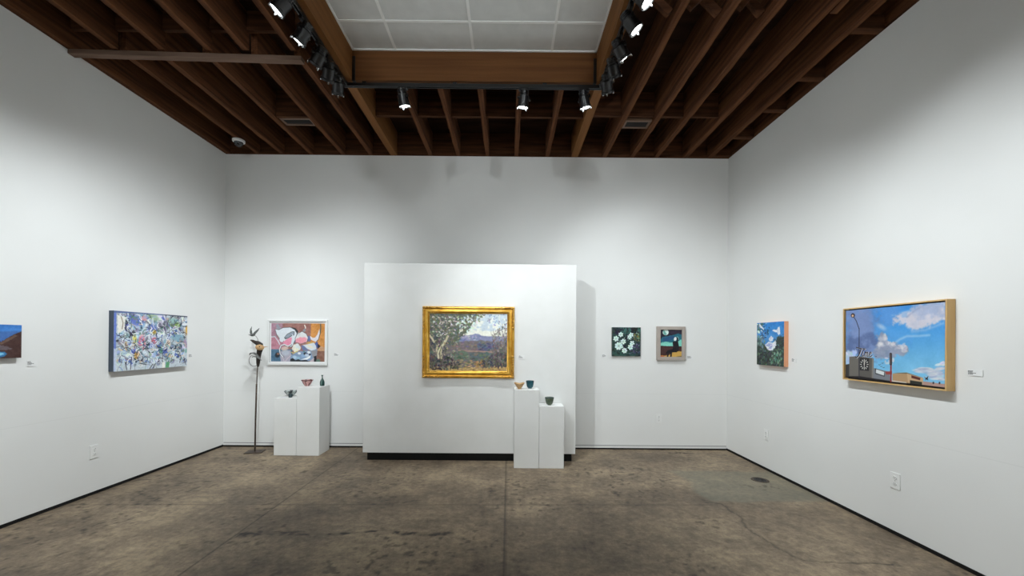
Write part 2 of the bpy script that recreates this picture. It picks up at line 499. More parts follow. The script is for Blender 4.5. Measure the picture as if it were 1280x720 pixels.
# strap hangers where the cross beam meets the two long beams
for x0, x1, lb in ((WX0, WX0 + 0.03, 'black steel hanger where the cross beam meets the beam of the dark spotlights'), (WX1 - 0.03, WX1, 'black steel hanger where the cross beam meets the beam of the brightest spotlight')):
    bm = BM()
    box(bm, x0, x1, WY - 0.006, WY, ZC, ZC + 0.24, 0.001)
    box(bm, x0, x1, WY - 0.006, WY + 0.085, ZC - 0.004, ZC + 0.001, 0.001)
    tag(obj('beam_hanger', bm, M_track), lb, 'bracket', 'hangers of the cross beam')

# grey strip crossing under the joists
bm = BM()
rs = random.Random(5)
n = 24
rings = []
for i in range(n + 1):
    t = i / n
    x = -3.955 + t * 2.05
    y = 3.600 + 0.06 * t
    j = lambda: rs.uniform(-0.0015, 0.0015)
    rings.append([bm.verts.new((x, y - 0.03, ZC - 0.040 + j())), bm.verts.new((x, y + 0.03, ZC - 0.040 + j())), bm.verts.new((x, y + 0.03, ZC - 0.0005)), bm.verts.new((x, y - 0.03, ZC - 0.0005))])
for a, b in zip(rings[:-1], rings[1:]):
    for k in range(4):
        bm.faces.new((a[k], a[(k + 1) % 4], b[(k + 1) % 4], b[k]))
bm.faces.new(rings[0]); bm.faces.new(rings[-1])
tag(obj('wood_strip', bm, M_strip), 'grey weathered wooden strip crossing under the joists to the abstract canvas wall', 'strip')

# blocking between joists
def blocks(xs, y0, y1, z0, z1, m, label, group, names=None):
    for i in range(len(xs) - 1):
        a, b = xs[i] + JW + 0.001, xs[i + 1] - JW - 0.001
        if b - a < 0.05:
            continue
        timber('blocking', a, b, y0, y1, z0, z1, m, names[i] if names else label, 'blocking', group, 0.003, 90 + i)
blocks([-3.897 - JW] + near[:] + [-1.668 + JW], 3.535, 3.570, ZC + 0.15, ZD - 0.001, M_block, None, 'blocking above the crossing strip',
       ['blocking board above the crossing strip, against the lake painting wall', 'blocking board above the strip, second bay from the lake painting wall', 'blocking board above the strip, third bay from the lake painting wall',
        'blocking board above the strip, third bay from the spotlight track', 'blocking board above the strip, bay beside the spotlight track', 'blocking board behind the dark spotlight cluster, beside the amber beam'])
blocks([WX0 - JW] + mid + [WX1 + JW], 4.665, 4.71, ZC + 0.045, ZD - 0.001, M_block, None, 'blocking behind the cross beam',
       ['blocking board behind the spotlight nearest the bird sculpture, next to the amber beam', 'blocking board behind the cross beam, above the edge of the display wall nearest the bottle', 'blocking board behind the cross beam, above the gold framed landscape',
        'blocking board behind the cross beam, above the tan bowl plinth', 'blocking board behind the cross beam, beyond the middle spotlight', 'blocking board behind the spotlight nearest the flower paintings'])
blocks([0.948 - JW, 1.316, 1.705, 2.042, 2.445], 4.63, 4.67, ZC + 0.045, ZD - 0.001, M_block, None, 'blocking on the sky painting side',
       ['blocking board beside the amber beam, above the shadowed edge of the display wall', 'blocking board directly in front of the vent above the flower paintings', 'blocking board one bay past the flower painting vent', 'blocking board two bays past the flower painting vent'])
blocks([-2.765, -2.325], 4.66, 4.70, ZC + 0.02, ZD - 0.001, M_block, None, 'blocking by the vent', ['blocking board directly in front of the vent near the dome camera'])
for k, (y, lb) in enumerate(((3.29, 'nearest short tie block between the last joist and the sky painting wall'), (3.90, 'second short tie block between the last joist and the sky painting wall'),
                             (4.44, 'third short tie block between the last joist and the sky painting wall'), (5.03, 'fourth short tie block between the last joist and the sky painting wall'),
                             (5.535, 'short tie block over the room corner beside the last joist'))):
    timber('tie_block', 2.790 + JW + 0.004, XR - 0.002, y - 0.035, y + 0.03, ZC + 0.002, ZC + 0.12, M_block, lb, 'blocking', 'tie blocks by the sky painting wall', 0.003, 120 + k)

# cross bridging
def bridging(xa, xb, y, label):
    t = thing('bridging', label, 'bridging', ((xa + xb) / 2, y, ZC), 'cross bridging between joists')
    h = (xb - xa) / 2
    for s, dy in ((1, -0.03), (-1, 0.03)):
        bm = BM()
        a = Vector((-(h - 0.024) * s, dy, 0.03)); b = Vector(((h - 0.024) * s, dy, 0.29))
        d = (b - a).normalized(); n = Vector((0, 1, 0)); q = d.cross(n)
        vs = []
        for p in (a, b):
            for u, v in ((-1, -1), (1, -1), (1, 1), (-1, 1)):
                vs.append(bm.verts.new(p + n * 0.019 * u + q * 0.03 * v))
        for f in ((0, 1, 2, 3), (4, 5, 6, 7), (0, 1, 5, 4), (1, 2, 6, 5), (2, 3, 7, 6), (3, 0, 4, 7)):
            bm.faces.new([vs[i] for i in f])
        obj('strut', bm, M_block, t)
bridging(0.955, 1.278, 3.13, 'crossed bridging struts right beside the brightest spotlight')
bridging(1.354, 1.667, 3.13, 'crossed bridging struts one bay past the brightest spotlight')
bridging(1.743, 2.004, 3.13, 'crossed bridging struts two bays past the brightest spotlight')

# conduit in the bay by the wall
bm = loft(BM(), [(2.64, YF + 0.02, ZC + 0.20), (2.64, 1.0, ZC + 0.20), (2.64, YB - 0.01, ZC + 0.20)], [0.009] * 3, 10)
for y in (0.5, 2.5, 4.3):
    loft(bm, [(2.64, y, ZC + 0.2), (2.64, y, ZD)], [0.004, 0.004], 6)
tag(obj('conduit', bm, mat('brown_conduit', (104, 74, 52), 0.6)), 'thin conduit running in the bay before the last joist', 'conduit')

# vents
def vent(x0, x1, y0, y1, label):
    t = thing('air_vent', label, 'vent', ((x0 + x1) / 2, (y0 + y1) / 2, ZC + 0.03), 'framed ceiling vents')
    hx, hy = (x1 - x0) / 2, (y1 - y0) / 2
    bm = BM()
    w = 0.028
    box(bm, -hx, hx, -hy, -hy + w, 0, 0.03); box(bm, -hx, hx, hy - w, hy, 0, 0.03)
    box(bm, -hx, -hx + w, -hy + w, hy - w, 0, 0.03); box(bm, hx - w, hx, -hy + w, hy - w, 0, 0.03)
    obj('frame', bm, mat('brown_vent_frame', (112, 86, 68), 0.6), t)
    bm = BM()
    k = -hy + w + 0.012
    while k < hy - w:
        box(bm, -hx + w, hx - w, k - 0.006, k + 0.002, 0.004, 0.024)
        k += 0.02
    obj('grille', bm, mat('dark_vent_slats', (40, 36, 34), 0.6), t)
    obj('duct', box(BM(), -hx, hx, -hy, hy, 0.03, 0.29), mat('black_duct', (18, 15, 13), 0.9), t)
vent(1.354, 1.668, 4.70, 4.87, 'dark framed ceiling vent above the white flower painting')
vent(-2.73, -2.36, 4.72, 4.88, 'dark framed ceiling vent a few joists from the dome camera')

# dome camera
t = thing('dome_camera', 'small white dome security camera under the corner joist', 'camera', (-3.515, 5.18, ZC))
obj('mount_ring', lathe(BM(), [(0.0, 0.0), (0.062, 0.0), (0.072, -0.006), (0.072, -0.026), (0.060, -0.034), (0.050, -0.034)], 40), M_white, t, True)
obj('dome', lathe(BM(), [(0.052, -0.030)] + [(0.051 * math.cos(a), -0.032 - 0.062 * math.sin(a)) for a in [i * math.pi / 20 for i in range(10)]] + [(0.002, -0.094)], 40, close_bottom=False, close_top=True),
    mat('smoked_dome', (46, 48, 52), 0.08, 0, 0.7), t, True)
d = Vector((0.35, -0.75, -0.5)).normalized()
Mx = Matrix.Translation(Vector((0, 0, -0.040)) + d * 0.046) @ d.to_track_quat('Z', 'Y').to_matrix().to_4x4()
obj('camera_lens', lathe(BM(), [(0.012, -0.004), (0.012, 0.010), (0.008, 0.012)], 20, Mx, close_top=True), mat('black_glass', (6, 6, 7), 0.05), t, True)

# ------------------------------------------------------------------ light tracks and spotlights
TZ0, TZ1 = 4.025, 4.058
def track(p0, p1, label):
    (x0, y0), (x1, y1) = p0, p1
    t = thing('light_track', label, 'light track', ((x0 + x1) / 2, (y0 + y1) / 2, TZ0), 'black lighting tracks around the tile well')
    L = math.hypot(x1 - x0, y1 - y0) / 2
    t.rotation_euler.z = math.atan2(y1 - y0, x1 - x0)
    bm = BM()
    w, h, th = 0.0175, TZ1 - TZ0, 0.004
    box(bm, -L, L, -w, w, h - th, h)
    box(bm, -L, L, -w, -w + th, 0, h - th); box(bm, -L, L, w - th, w, 0, h - th)
    box(bm, -L, L, -w + th, -w + 0.011, 0, th); box(bm, -L, L, w - 0.011, w - th, 0, th)
    obj('rail', bm, M_track, t)
    k = -L + 0.2
    while k < L:
        obj('clip', box(BM(), k - 0.02, k + 0.02, -0.012, 0.012, h, ZC - TZ0 + 0.0005), M_track, t)
        k += 0.9
    for s in (-1, 1):
        obj('end_cap', box(BM(), s * L - 0.004, s * L + 0.004, -w - 0.002, w + 0.002, -0.002, h + 0.002, 0.001), M_track, t)
TXL, TXR, TYB = -1.640, 0.900, 3.992
track((TXL, 3.965), (TXL, YF + 0.3), 'black lighting track under the beam carrying the dark spotlight cluster')
track((TXR, 3.965), (TXR, YF + 0.3), 'black lighting track under the beam carrying the brightest spotlight')
track((TXL - 0.02, TYB), (TXR + 0.02, TYB), 'black lighting track with three spotlights under the cross beam')

# head built along +Z, pivot at the origin
def head_meshes():
    H = {}
    R = 0.052
    bm = BM()
    lathe(bm, [(0.0, -0.080), (0.032, -0.080), (0.038, -0.073), (0.038, -0.03), (R, -0.02), (R, 0.060), (R + 0.006, 0.065), (R + 0.006, 0.084), (R - 0.001, 0.084), (R - 0.003, 0.074), (R - 0.006, 0.06), (0.0, 0.06)], 28, close_bottom=False)
    for z in (-0.068, -0.056, -0.044):
        lathe(bm, [(0.038, z), (0.043, z + 0.002), (0.043, z + 0.006), (0.038, z + 0.008)], 28, close_bottom=False)
    H['housing'] = (bm, M_house)
    bm = BM()
    lathe(bm, [(0.0, 0.085), (0.016, 0.084), (0.034, 0.080), (R - 0.003, 0.074)], 28, close_bottom=False)
    H['lens'] = (bm, M_lens)
    bm = BM()
    box(bm, R - 0.004, R + 0.008, -0.006, 0.006, 0.078, 0.100, 0.002)
    H['lens_clip'] = (bm, M_chrome)
    out = {}
    for k, (bm, m) in H.items():
        bmesh.ops.recalc_face_normals(bm, faces=bm.faces)
        me = bpy.data.meshes.new(k)
        bm.to_mesh(me); bm.free()
        me.polygons.foreach_set('use_smooth', [True] * len(me.polygons))
        me.set_sharp_from_angle(angle=math.radians(40))
        me.materials.append(m)
        out[k] = me
    bm = BM()
    box(bm, -0.014, 0.014, -0.05, 0.05, -0.026, 0.002, 0.003)
    lathe(bm, [(0.012, -0.06), (0.012, -0.026)], 16)
    bmesh.ops.recalc_face_normals(bm, faces=bm.faces)
    me = bpy.data.meshes.new('adapter'); bm.to_mesh(me); bm.free(); me.materials.append(M_track)
    out['adapter'] = me
    return out
HM = head_meshes()
def yoke_mesh():
    # strap from the stem down both sides of the head, in the local XZ plane
    bm = BM()
    r = 0.062
    pts = [(-r, 0, -0.108), (-r, 0, -0.075), (-0.044, 0, -0.054), (0, 0, -0.051), (0.044, 0, -0.054), (r, 0, -0.075), (r, 0, -0.108)]
    loft(bm, pts, [(0.003, 0.010)] * len(pts), 8, flat=(0.01, 0, 1))
    for s in (-1, 1):
        Mk = Matrix.Translation((s * 0.056, 0, -0.102)) @ Matrix.Rotation(math.pi / 2, 4, 'Y')
        lathe(bm, [(0.011, -0.013), (0.011, 0.013)], 14, Mk, close_top=True)
    bmesh.ops.recalc_face_normals(bm, faces=bm.faces)
    me = bpy.data.meshes.new('yoke'); bm.to_mesh(me); bm.free(); me.materials.append(M_track)
    return me
YM = yoke_mesh()

def spotlight(x, y, target, power, label, group, size=None, lit=True):
    t = thing('track_spotlight', label, 'spotlight', (x, y, TZ0), group)
    piv = Vector((0, 0, -0.102))
    d = (Vector(target) - (Vector((x, y, TZ0)) + piv)).normalized()
    flat = Vector((d.x, d.y, 0)).normalized()
    link('adapter', HM['adapter'], t).rotation_euler.z = math.pi / 2 if abs(x - TXL) > 0.05 and abs(x - TXR) > 0.05 else 0
    yk = link('yoke', YM, t)
    yk.rotation_euler.z = math.atan2(flat.y, flat.x) - math.pi / 2
    Mh = Matrix.Translation(piv) @ d.to_track_quat('Z', 'Y').to_matrix().to_4x4()
    for k in ('housing', 'lens'):
        h = link(k, HM[k], t)
        h.matrix_local = Mh
    for k in range(3):
        h = link('lens_clip', HM['lens_clip'], t)
        h.matrix_local = Mh @ Matrix.Rotation(2 * math.pi * k / 3 + 0.5, 4, 'Z')
    ld = bpy.data.lights.new('lamp_beam', 'SPOT')
    ld.energy = power * LAMP_GAIN
    ld.color = LAMP_COLOR
    ld.spot_size = math.radians(size or SPOT_SIZE)
    ld.spot_blend = 1.0
    ld.shadow_soft_size = 0.021
    lo = bpy.data.objects.new('lamp_beam', ld)
    COL.objects.link(lo)
    lo.parent = t
    lo.matrix_local = Matrix.Translation(piv + d * 0.13) @ d.to_track_quat('-Z', 'Y').to_matrix().to_4x4()
    return t

GL, GR, GB, GN = 'spotlights on the track of the dark cluster', 'spotlights on the track of the brightest spotlight', 'spotlights under the cross beam', 'spotlights further back on the tracks'
P = 130.0
spotlight(TXL, 2.88, (-3.96, 2.6, 0.95), P * 0.9, 'lit black track spotlight highest above the lake painting', GL)
spotlight(TXL, 3.16, (-3.96, 3.6, 0.8), P * 0.9, 'lit black track spotlight just in front of the crossing strip', GL)
spotlight(TXL, 3.42, (-3.96, 4.6, 1.1), P * 0.9, 'dark track spotlight first behind the crossing strip', GL)
spotlight(TXL, 3.60, (-3.0, 5.58, 1.5), P * 0.3, 'dark track spotlight in the middle of the dark cluster', GL)
spotlight(TXL, 3.80, (-2.4, 5.58, 1.6), P * 0.25, 'dark track spotlight at the cross beam end of the dark cluster', GL)
spotlight(TXR, 3.02, (3.05, 2.95, 1.05), P * 0.85, 'brightest track spotlight with its round lens facing the room', GR)
spotlight(TXR, 2.78, (3.05, 2.1, 1.0), P * 0.85, 'black track spotlight cut by the picture top, beside bridging', GR)
spotlight(TXR, 3.30, (3.05, 4.5, 1.1), P * 0.8, 'black track spotlight just behind the brightest one', GR)
spotlight(TXR, 3.52, (2.3, 5.58, 1.45), P * 0.5, 'black track spotlight, last but one before the cross beam', GR)
spotlight(TXR, 3.74, (1.75, 5.58, 1.5), P * 0.3, 'black track spotlight ending the row at the cross beam, bright clips', GR)
spotlight(-1.075, TYB, (-0.60, 4.75, 1.0), P * 0.6, 'spotlight under the cross beam nearest the bird sculpture', GB, 74)
spotlight(0.132, TYB, (-0.12, 4.72, 1.0), P * 1.05, 'middle spotlight under the cross beam, straight above the tan bowl', GB, 74)
spotlight(0.735, TYB, (1.20, 4.45, 1.8), P * 0.35, 'tilted spotlight under the cross beam nearest the flower paintings', GB, 100)
# the same tracks go on behind the photographer
spotlight(TXL, 0.2, (-1.2, 5.58, 3.0), P * 0.6, 'track spotlight behind the photographer washing the picture wall, lake side', GN, 88)
spotlight(TXR, 0.2, (0.9, 5.58, 3.0), P * 0.6, 'track spotlight behind the photographer washing the picture wall, sky side', GN, 88)
spotlight(TXL, 1.0, (1.5, 5.4, 1.2), P * 2.3, 'track spotlight behind the photographer aimed across at the flower paintings', GN, 58)
spotlight(TXL, 1.9, (-3.1, 5.58, 1.2), P * 2.3, 'track spotlight behind the photographer aimed across at the pink abstract', GN, 54)
spotlight(TXL, 1.5, (-3.96, 1.2, 0.9), P, 'track spotlight behind the photographer aimed at the lake painting wall', GN)
spotlight(TXR, 1.6, (3.05, 1.2, 0.9), P, 'track spotlight behind the photographer aimed at the sky painting wall', GN)
spotlight(TXL, -0.8, (-3.96, -1.0, 1.1), P * 1.3, 'track spotlight far behind the photographer over the lake painting wall', GN)
spotlight(TXR, -0.8, (3.05, -1.0, 1.1), P * 1.3, 'track spotlight far behind the photographer over the sky painting wall', GN)
spotlight(TXL, -1.6, (-1.2, -3.3, 1.6), P * 3.0, 'unseen track spotlight added far behind the photographer for end wall bounce, lake side', GN, 110)  # unseen pair of floods, added to bounce ambient fill off the end wall
spotlight(TXR, -1.6, (1.0, -3.3, 1.6), P * 3.0, 'unseen track spotlight added far behind the photographer for end wall bounce, sky side', GN, 110)

# ------------------------------------------------------------------ display wall
t = thing('display_wall', 'freestanding white display wall on a black kick base', 'display wall', (-0.48, YP + 0.15, 0))
def rel(bm, o):
    bmesh.ops.translate(bm, verts=bm.verts, vec=-Vector(o.location)); return bm
obj('panel', rel(box(BM(), -1.803, 0.841, YP, YP + 0.30, 0.098, 2.455, 0.004), t), M_plinth, t)
bm = BM()
box(bm, -1.755, 0.800, YP + 0.030, YP + 0.27, 0, 0.097)
obj('kick_base', rel(bm, t), M_black, t)

# ------------------------------------------------------------------ plinths
def plinth(x0, x1, y0, y1, h, label):
    t = tag(obj('plinth', box(BM(), -(x1 - x0) / 2, (x1 - x0) / 2, -(y1 - y0) / 2, (y1 - y0) / 2, 0, h, 0.0025), M_plinth), label, 'plinth', 'white display plinths')
    t.location = ((x0 + x1) / 2, (y0 + y1) / 2, 0)
plinth(-3.016, -2.7275, 5.165, 5.462, 0.738, 'short white plinth beside the bird sculpture, carrying the grey striped bowl')
plinth(-2.7245, -2.432, 5.165, 5.462, 0.880, 'tall white plinth carrying the pink bowl and the bottle')
plinth(0.074, 0.3665, 4.719, 4.972, 0.925, 'tall white plinth carrying the tan and the teal bowl')
plinth(0.3695, 0.6625, 4.719, 4.972, 0.732, 'short white plinth carrying only the green bowl')

# ------------------------------------------------------------------ ceramics
def ceramic(name, prof, x, y, z, m, label, cat='bowl', wob=None, parts=None):
    bm = BM()
    lathe(bm, prof, 48, wob=wob)
    o = obj(name, bm, m, None, True, 60)
    o.location = (x, y, z)
    tag(o, label, cat, 'ceramics on the plinths')
    for pn, pp, pm, lb in (parts or []):
        b2 = BM()
        lathe(b2, pp, 48, wob=wob)
        q = obj(pn, b2, pm, o, True, 60)
        if lb:
            q['label'] = lb
    return o

def stripe_mat(name, c0, c1, n, rough=0.25, thr=0.1, noise=1.2):
    """vertical stripes round a pot, in object coordinates"""
    m = mat(name, c0, rough)
    nt = m.node_tree; b = nt.nodes['Principled BSDF']
    tc = nt.nodes.new('ShaderNodeTexCoord'); sp = nt.nodes.new('ShaderNodeSeparateXYZ')
    nt.links.new(tc.outputs['Object'], sp.inputs[0])
    at = nt.nodes.new('ShaderNodeMath'); at.operation = 'ARCTAN2'
    nt.links.new(sp.outputs['Y'], at.inputs[0]); nt.links.new(sp.outputs['X'], at.inputs[1])
    nz = nt.nodes.new('ShaderNodeTexNoise'); nz.inputs['Scale'].default_value = 22
    nt.links.new(tc.outputs['Object'], nz.inputs['Vector'])
    ad = nt.nodes.new('ShaderNodeMath'); ad.operation = 'MULTIPLY_ADD'; ad.inputs[1].default_value = noise
    mu = nt.nodes.new('ShaderNodeMath'); mu.operation = 'MULTIPLY'; mu.inputs[1].default_value = n
    nt.links.new(at.outputs[0], mu.inputs[0]); nt.links.new(nz.outputs['Fac'], ad.inputs[0]); nt.links.new(mu.outputs[0], ad.inputs[2])
    sn = nt.nodes.new('ShaderNodeMath'); sn.operation = 'SINE'
    nt.links.new(ad.outputs[0], sn.inputs[0])
    gt = nt.nodes.new('ShaderNodeMath'); gt.operation = 'GREATER_THAN'; gt.inputs[1].default_value = thr
    nt.links.new(sn.outputs[0], gt.inputs[0])
    mx = nt.nodes.new('ShaderNodeMixRGB')
    mx.inputs[1].default_value = (*lin(c0), 1); mx.inputs[2].default_value = (*lin(c1), 1)
    nt.links.new(gt.outputs[0], mx.inputs[0]); nt.links.new(mx.outputs[0], b.inputs['Base Color'])
    return m

M_pinkbowl = stripe_mat('pink_glaze_with_maroon_marks', (196, 150, 146), (92, 48, 48), 7, 0.3, 0.55, 9)
M_maroon = mat('maroon_rim_glaze', (84, 40, 40), 0.25)
M_greybowl = stripe_mat('pale_grey_glaze_with_dark_leaves', (176, 184, 180), (58, 66, 68), 6, 0.3, 0.25, 4)
M_cup = noisy('dark_slate_glaze', (34, 46, 50), (64, 80, 82), (30, 30, 30), 0.25)
M_bottle = stripe_mat('dark_green_streaked_glaze', (30, 60, 58), (88, 120, 110), 4, 0.18, 0.75, 3)
M_tan = noisy('tan_clay', (176, 138, 92), (206, 170, 122), (30, 30, 30), 0.6)
M_teal = noisy('deep_teal_glaze', (14, 48, 60), (40, 96, 108), (28, 28, 14), 0.15)
M_green = noisy('mossy_green_glaze', (52, 66, 52), (98, 112, 90), (26, 26, 26), 0.3)

def bowl_prof(R, h, foot, th=0.005, curve=0.6):
    out = [(foot, 0), (foot, 0.006)]
    n = 9
    for i in range(n + 1):
        t = i / n
        out.append((foot + (R - foot) * (t ** curve), 0.006 + (h - 0.006) * t))
    inn = []
    for i in range(n, -1, -1):
        t = i / n
        inn.append((max(0.001, foot + (R - th - foot) * (t ** curve) - (0.004 if i < n else 0)), 0.006 + th + (h - 0.006 - th) * t + (th * 0.5 if i == n else 0)))
    return out + inn + [(0.0008, 0.006 + th)]
def rim(R, h, t=0.006):
    return [(R - 0.0055, h - t), (R + 0.0008, h - t), (R + 0.0012, h), (R - 0.002, h + 0.0025), (R - 0.006, h), (R - 0.0062, h - t)]

ceramic('bowl', bowl_prof(0.072, 0.080, 0.030, curve=0.75), -2.672, 5.325, 0.880, M_pinkbowl, 'pink footed bowl with maroon rim and marks on the tall plinth',
        parts=[('rim', rim(0.072, 0.080), M_maroon, 'maroon rim')])
ceramic('bowl', bowl_prof(0.083, 0.072, 0.030, curve=0.8), -2.905, 5.355, 0.738, M_greybowl, 'wide pale grey bowl with dark leaf stripes behind the dark cup')
ceramic('cup', [(0.018, 0), (0.022, 0.004), (0.025, 0.025), (0.026, 0.047), (0.024, 0.049), (0.022, 0.046), (0.020, 0.01), (0.001, 0.008)], -2.842, 5.232, 0.738, M_cup, 'small dark slate cup in front of the striped grey bowl', 'cup')
ceramic('bottle', [(0.024, 0), (0.029, 0.005), (0.030, 0.03), (0.029, 0.055), (0.020, 0.080), (0.010, 0.098), (0.007, 0.112), (0.007, 0.130), (0.014, 0.142), (0.0145, 0.145), (0.011, 0.144), (0.005, 0.134), (0.0045, 0.118)], -2.482, 5.345, 0.880, M_bottle, 'slender dark green bottle with flared lip on the tall plinth', 'bottle')
def tan_wob(r, z, a):
    k = z / 0.075
    return r * (1 + 0.03 * math.sin(3 * a)), z - (0.011 * k * max(0, math.sin(2 * a + 0.4 - 1.9)) if k > 0.4 else 0)
ceramic('bowl', bowl_prof(0.066, 0.075, 0.021, curve=0.95), 0.134, 4.80, 0.925, M_tan, 'tan clay bowl with a dipping uneven rim', wob=tan_wob)
ceramic('bowl', bowl_prof(0.050, 0.092, 0.022, curve=0.38), 0.264, 4.86, 0.925, M_teal, 'deep teal glazed bowl beside the tan bowl')
ceramic('bowl', bowl_prof(0.055, 0.092, 0.022, curve=0.42), 0.497, 4.815, 0.732, M_green, 'mossy green bowl alone on the short plinth',
        parts=[('rim', rim(0.055, 0.092), M_cup, 'dark rim')])

# ------------------------------------------------------------------ bird sculpture on a pole
SX, SY = -3.352, 5.318
bs = thing('bird_sculpture', 'tall steel pole sculpture with perched wooden bird and small flying bird', 'sculpture', (SX, SY, 0))
M_steel = noisy('rusty_brown_steel', (62, 52, 46), (92, 78, 68), (30, 30, 30), 0.5, metal=0.6)
M_raven = noisy('charred_dark_wood', (30, 24, 21), (54, 42, 34), (20, 20, 60), 0.6, bump=0.4, bscale=80)
M_tanwood = noisy('tan_carved_wood', (178, 138, 92), (204, 166, 118), (20, 20, 50), 0.55)
M_tin = noisy('grey_tin', (88, 90, 88), (128, 130, 128), (26, 26, 26), 0.4, metal=0.6)
obj('base_plate', box(BM(), -0.105, 0.105, -0.085, 0.085, 0, 0.009, 0.002, Matrix.Rotation(math.radians(14), 4, 'Z')), M_steel, bs)
obj('pole', loft(BM(), [(0, 0, 0.009), (0.004, 0, 0.45), (0.013, 0, 0.90), (0.0135, 0, 0.905), (0.027, 0, 1.20), (0.03, 0, 1.25)], [0.010, 0.010, 0.010, 0.0065, 0.0065, 0.006], 12), M_steel, bs, True)
# dark body: one continuous lofted bird, tail up to the wall side, breast down on the pole
bm = loft(BM(), [(0.028, 0.0, 1.13), (0.030, 0, 1.18), (0.033, 0, 1.25), (0.045, -0.002, 1.32), (0.058, -0.004, 1.375), (0.050, -0.004, 1.42), (0.018, 0.0, 1.445), (-0.025, 0.006, 1.462), (-0.062, 0.012, 1.482), (-0.072, 0.014, 1.487)],
          [0.012, 0.022, 0.026, 0.030, 0.038, 0.042, (0.030, 0.034), (0.016, 0.040), (0.008, 0.034), (0.003, 0.012)], 14, flat=(0.3, 0, 1))
obj('perched_bird', bm, M_raven, bs, True, 60)
bm = loft(BM(), [(0.030, -0.035, 1.372), (0.045, -0.042, 1.385), (0.080, -0.044, 1.388), (0.115, -0.040, 1.386), (0.128, -0.038, 1.386)], [0.010, 0.034, 0.040, 0.030, 0.012], 14)
h = obj('head', bm, M_tanwood, bs, True, 60)
h['label'] = 'tan wooden head'
bm = loft(BM(), [(0.122, -0.038, 1.391), (0.145, -0.036, 1.396), (0.182, -0.034, 1.399)], [(0.008, 0.011), (0.005, 0.006), (0.001, 0.001)], 10)
obj('beak', bm, M_tanwood, h, True)
bm = BM()
lathe(bm, [(0.0, -0.002), (0.007, -0.001), (0.007, 0.003), (0.0, 0.005)], 14, Matrix.Translation((0.098, -0.083, 1.398)) @ Matrix.Rotation(math.pi / 2, 4, 'X'))
obj('eye', bm, M_raven, h, True)
# grey folded wings
bm = loft(BM(), [(-0.075, -0.02, 1.290), (-0.045, -0.03, 1.312), (0.0, -0.04, 1.312), (0.035, -0.045, 1.295), (0.070, -0.05, 1.262), (0.090, -0.052, 1.232)], [(0.003, 0.006), (0.006, 0.018), (0.010, 0.026), (0.010, 0.024), (0.007, 0.016), (0.002, 0.003)], 12, flat=(0.2, 0, 1))
obj('wing', bm, M_tin, bs, True, 60)
bm = loft(BM(), [(-0.035, -0.03, 1.255), (0.0, -0.045, 1.268), (0.045, -0.05, 1.262), (0.085, -0.05, 1.235), (0.105, -0.05, 1.215)], [(0.003, 0.005), (0.006, 0.018), (0.008, 0.022), (0.006, 0.014), (0.002, 0.003)], 12, flat=(0.2, 0, 1))
obj('wing', bm, M_tin, bs, True, 60)
# wire loop
pts = []
for i in range(33):
    a = math.radians(60 + i * 8.6)
    pts.append((-0.012 + 0.066 * math.cos(a), -0.02, 1.212 + 0.074 * math.sin(a)))
obj('wire_loop', loft(BM(), pts, [0.003] * len(pts), 8, flat=(0, 1, 0)), M_steel, bs, True)
pts = [(0.028, 0.0, 1.44), (0.022, 0.0, 1.50), (-0.002, 0.0, 1.535), (-0.030, 0.0, 1.547)]
obj('wire', loft(BM(), pts, [0.0025] * 4, 8, flat=(0, 1, 0)), M_steel, bs, True)
# small flying bird: body with both wings in one mesh
bm = loft(BM(), [(-0.105, 0.01, 1.556), (-0.088, 0.008, 1.552), (-0.060, 0.004, 1.548), (-0.038, 0.0, 1.550), (-0.020, -0.004, 1.556), (-0.006, -0.006, 1.560)], [(0.002, 0.012), (0.006, 0.012), (0.015, 0.015), (0.016, 0.016), (0.011, 0.011), (0.002, 0.002)], 12)
loft(bm, [(-0.055, 0.0, 1.552), (-0.070, 0.004, 1.585), (-0.078, 0.012, 1.625), (-0.070, 0.02, 1.665)], [(0.014, 0.005), (0.017, 0.004), (0.012, 0.003), (0.002, 0.001)], 10, flat=(1, 0, 0.1))
loft(bm, [(-0.042, 0.0, 1.552), (-0.018, 0.004, 1.580), (0.014, 0.010, 1.615), (0.034, 0.014, 1.645)], [(0.012, 0.005), (0.017, 0.004), (0.011, 0.003), (0.002, 0.001)], 10, flat=(1, 0, -0.7))
sb = obj('flying_bird', bm, M_tin, bs, True, 60)
sb['label'] = 'small grey flying bird'

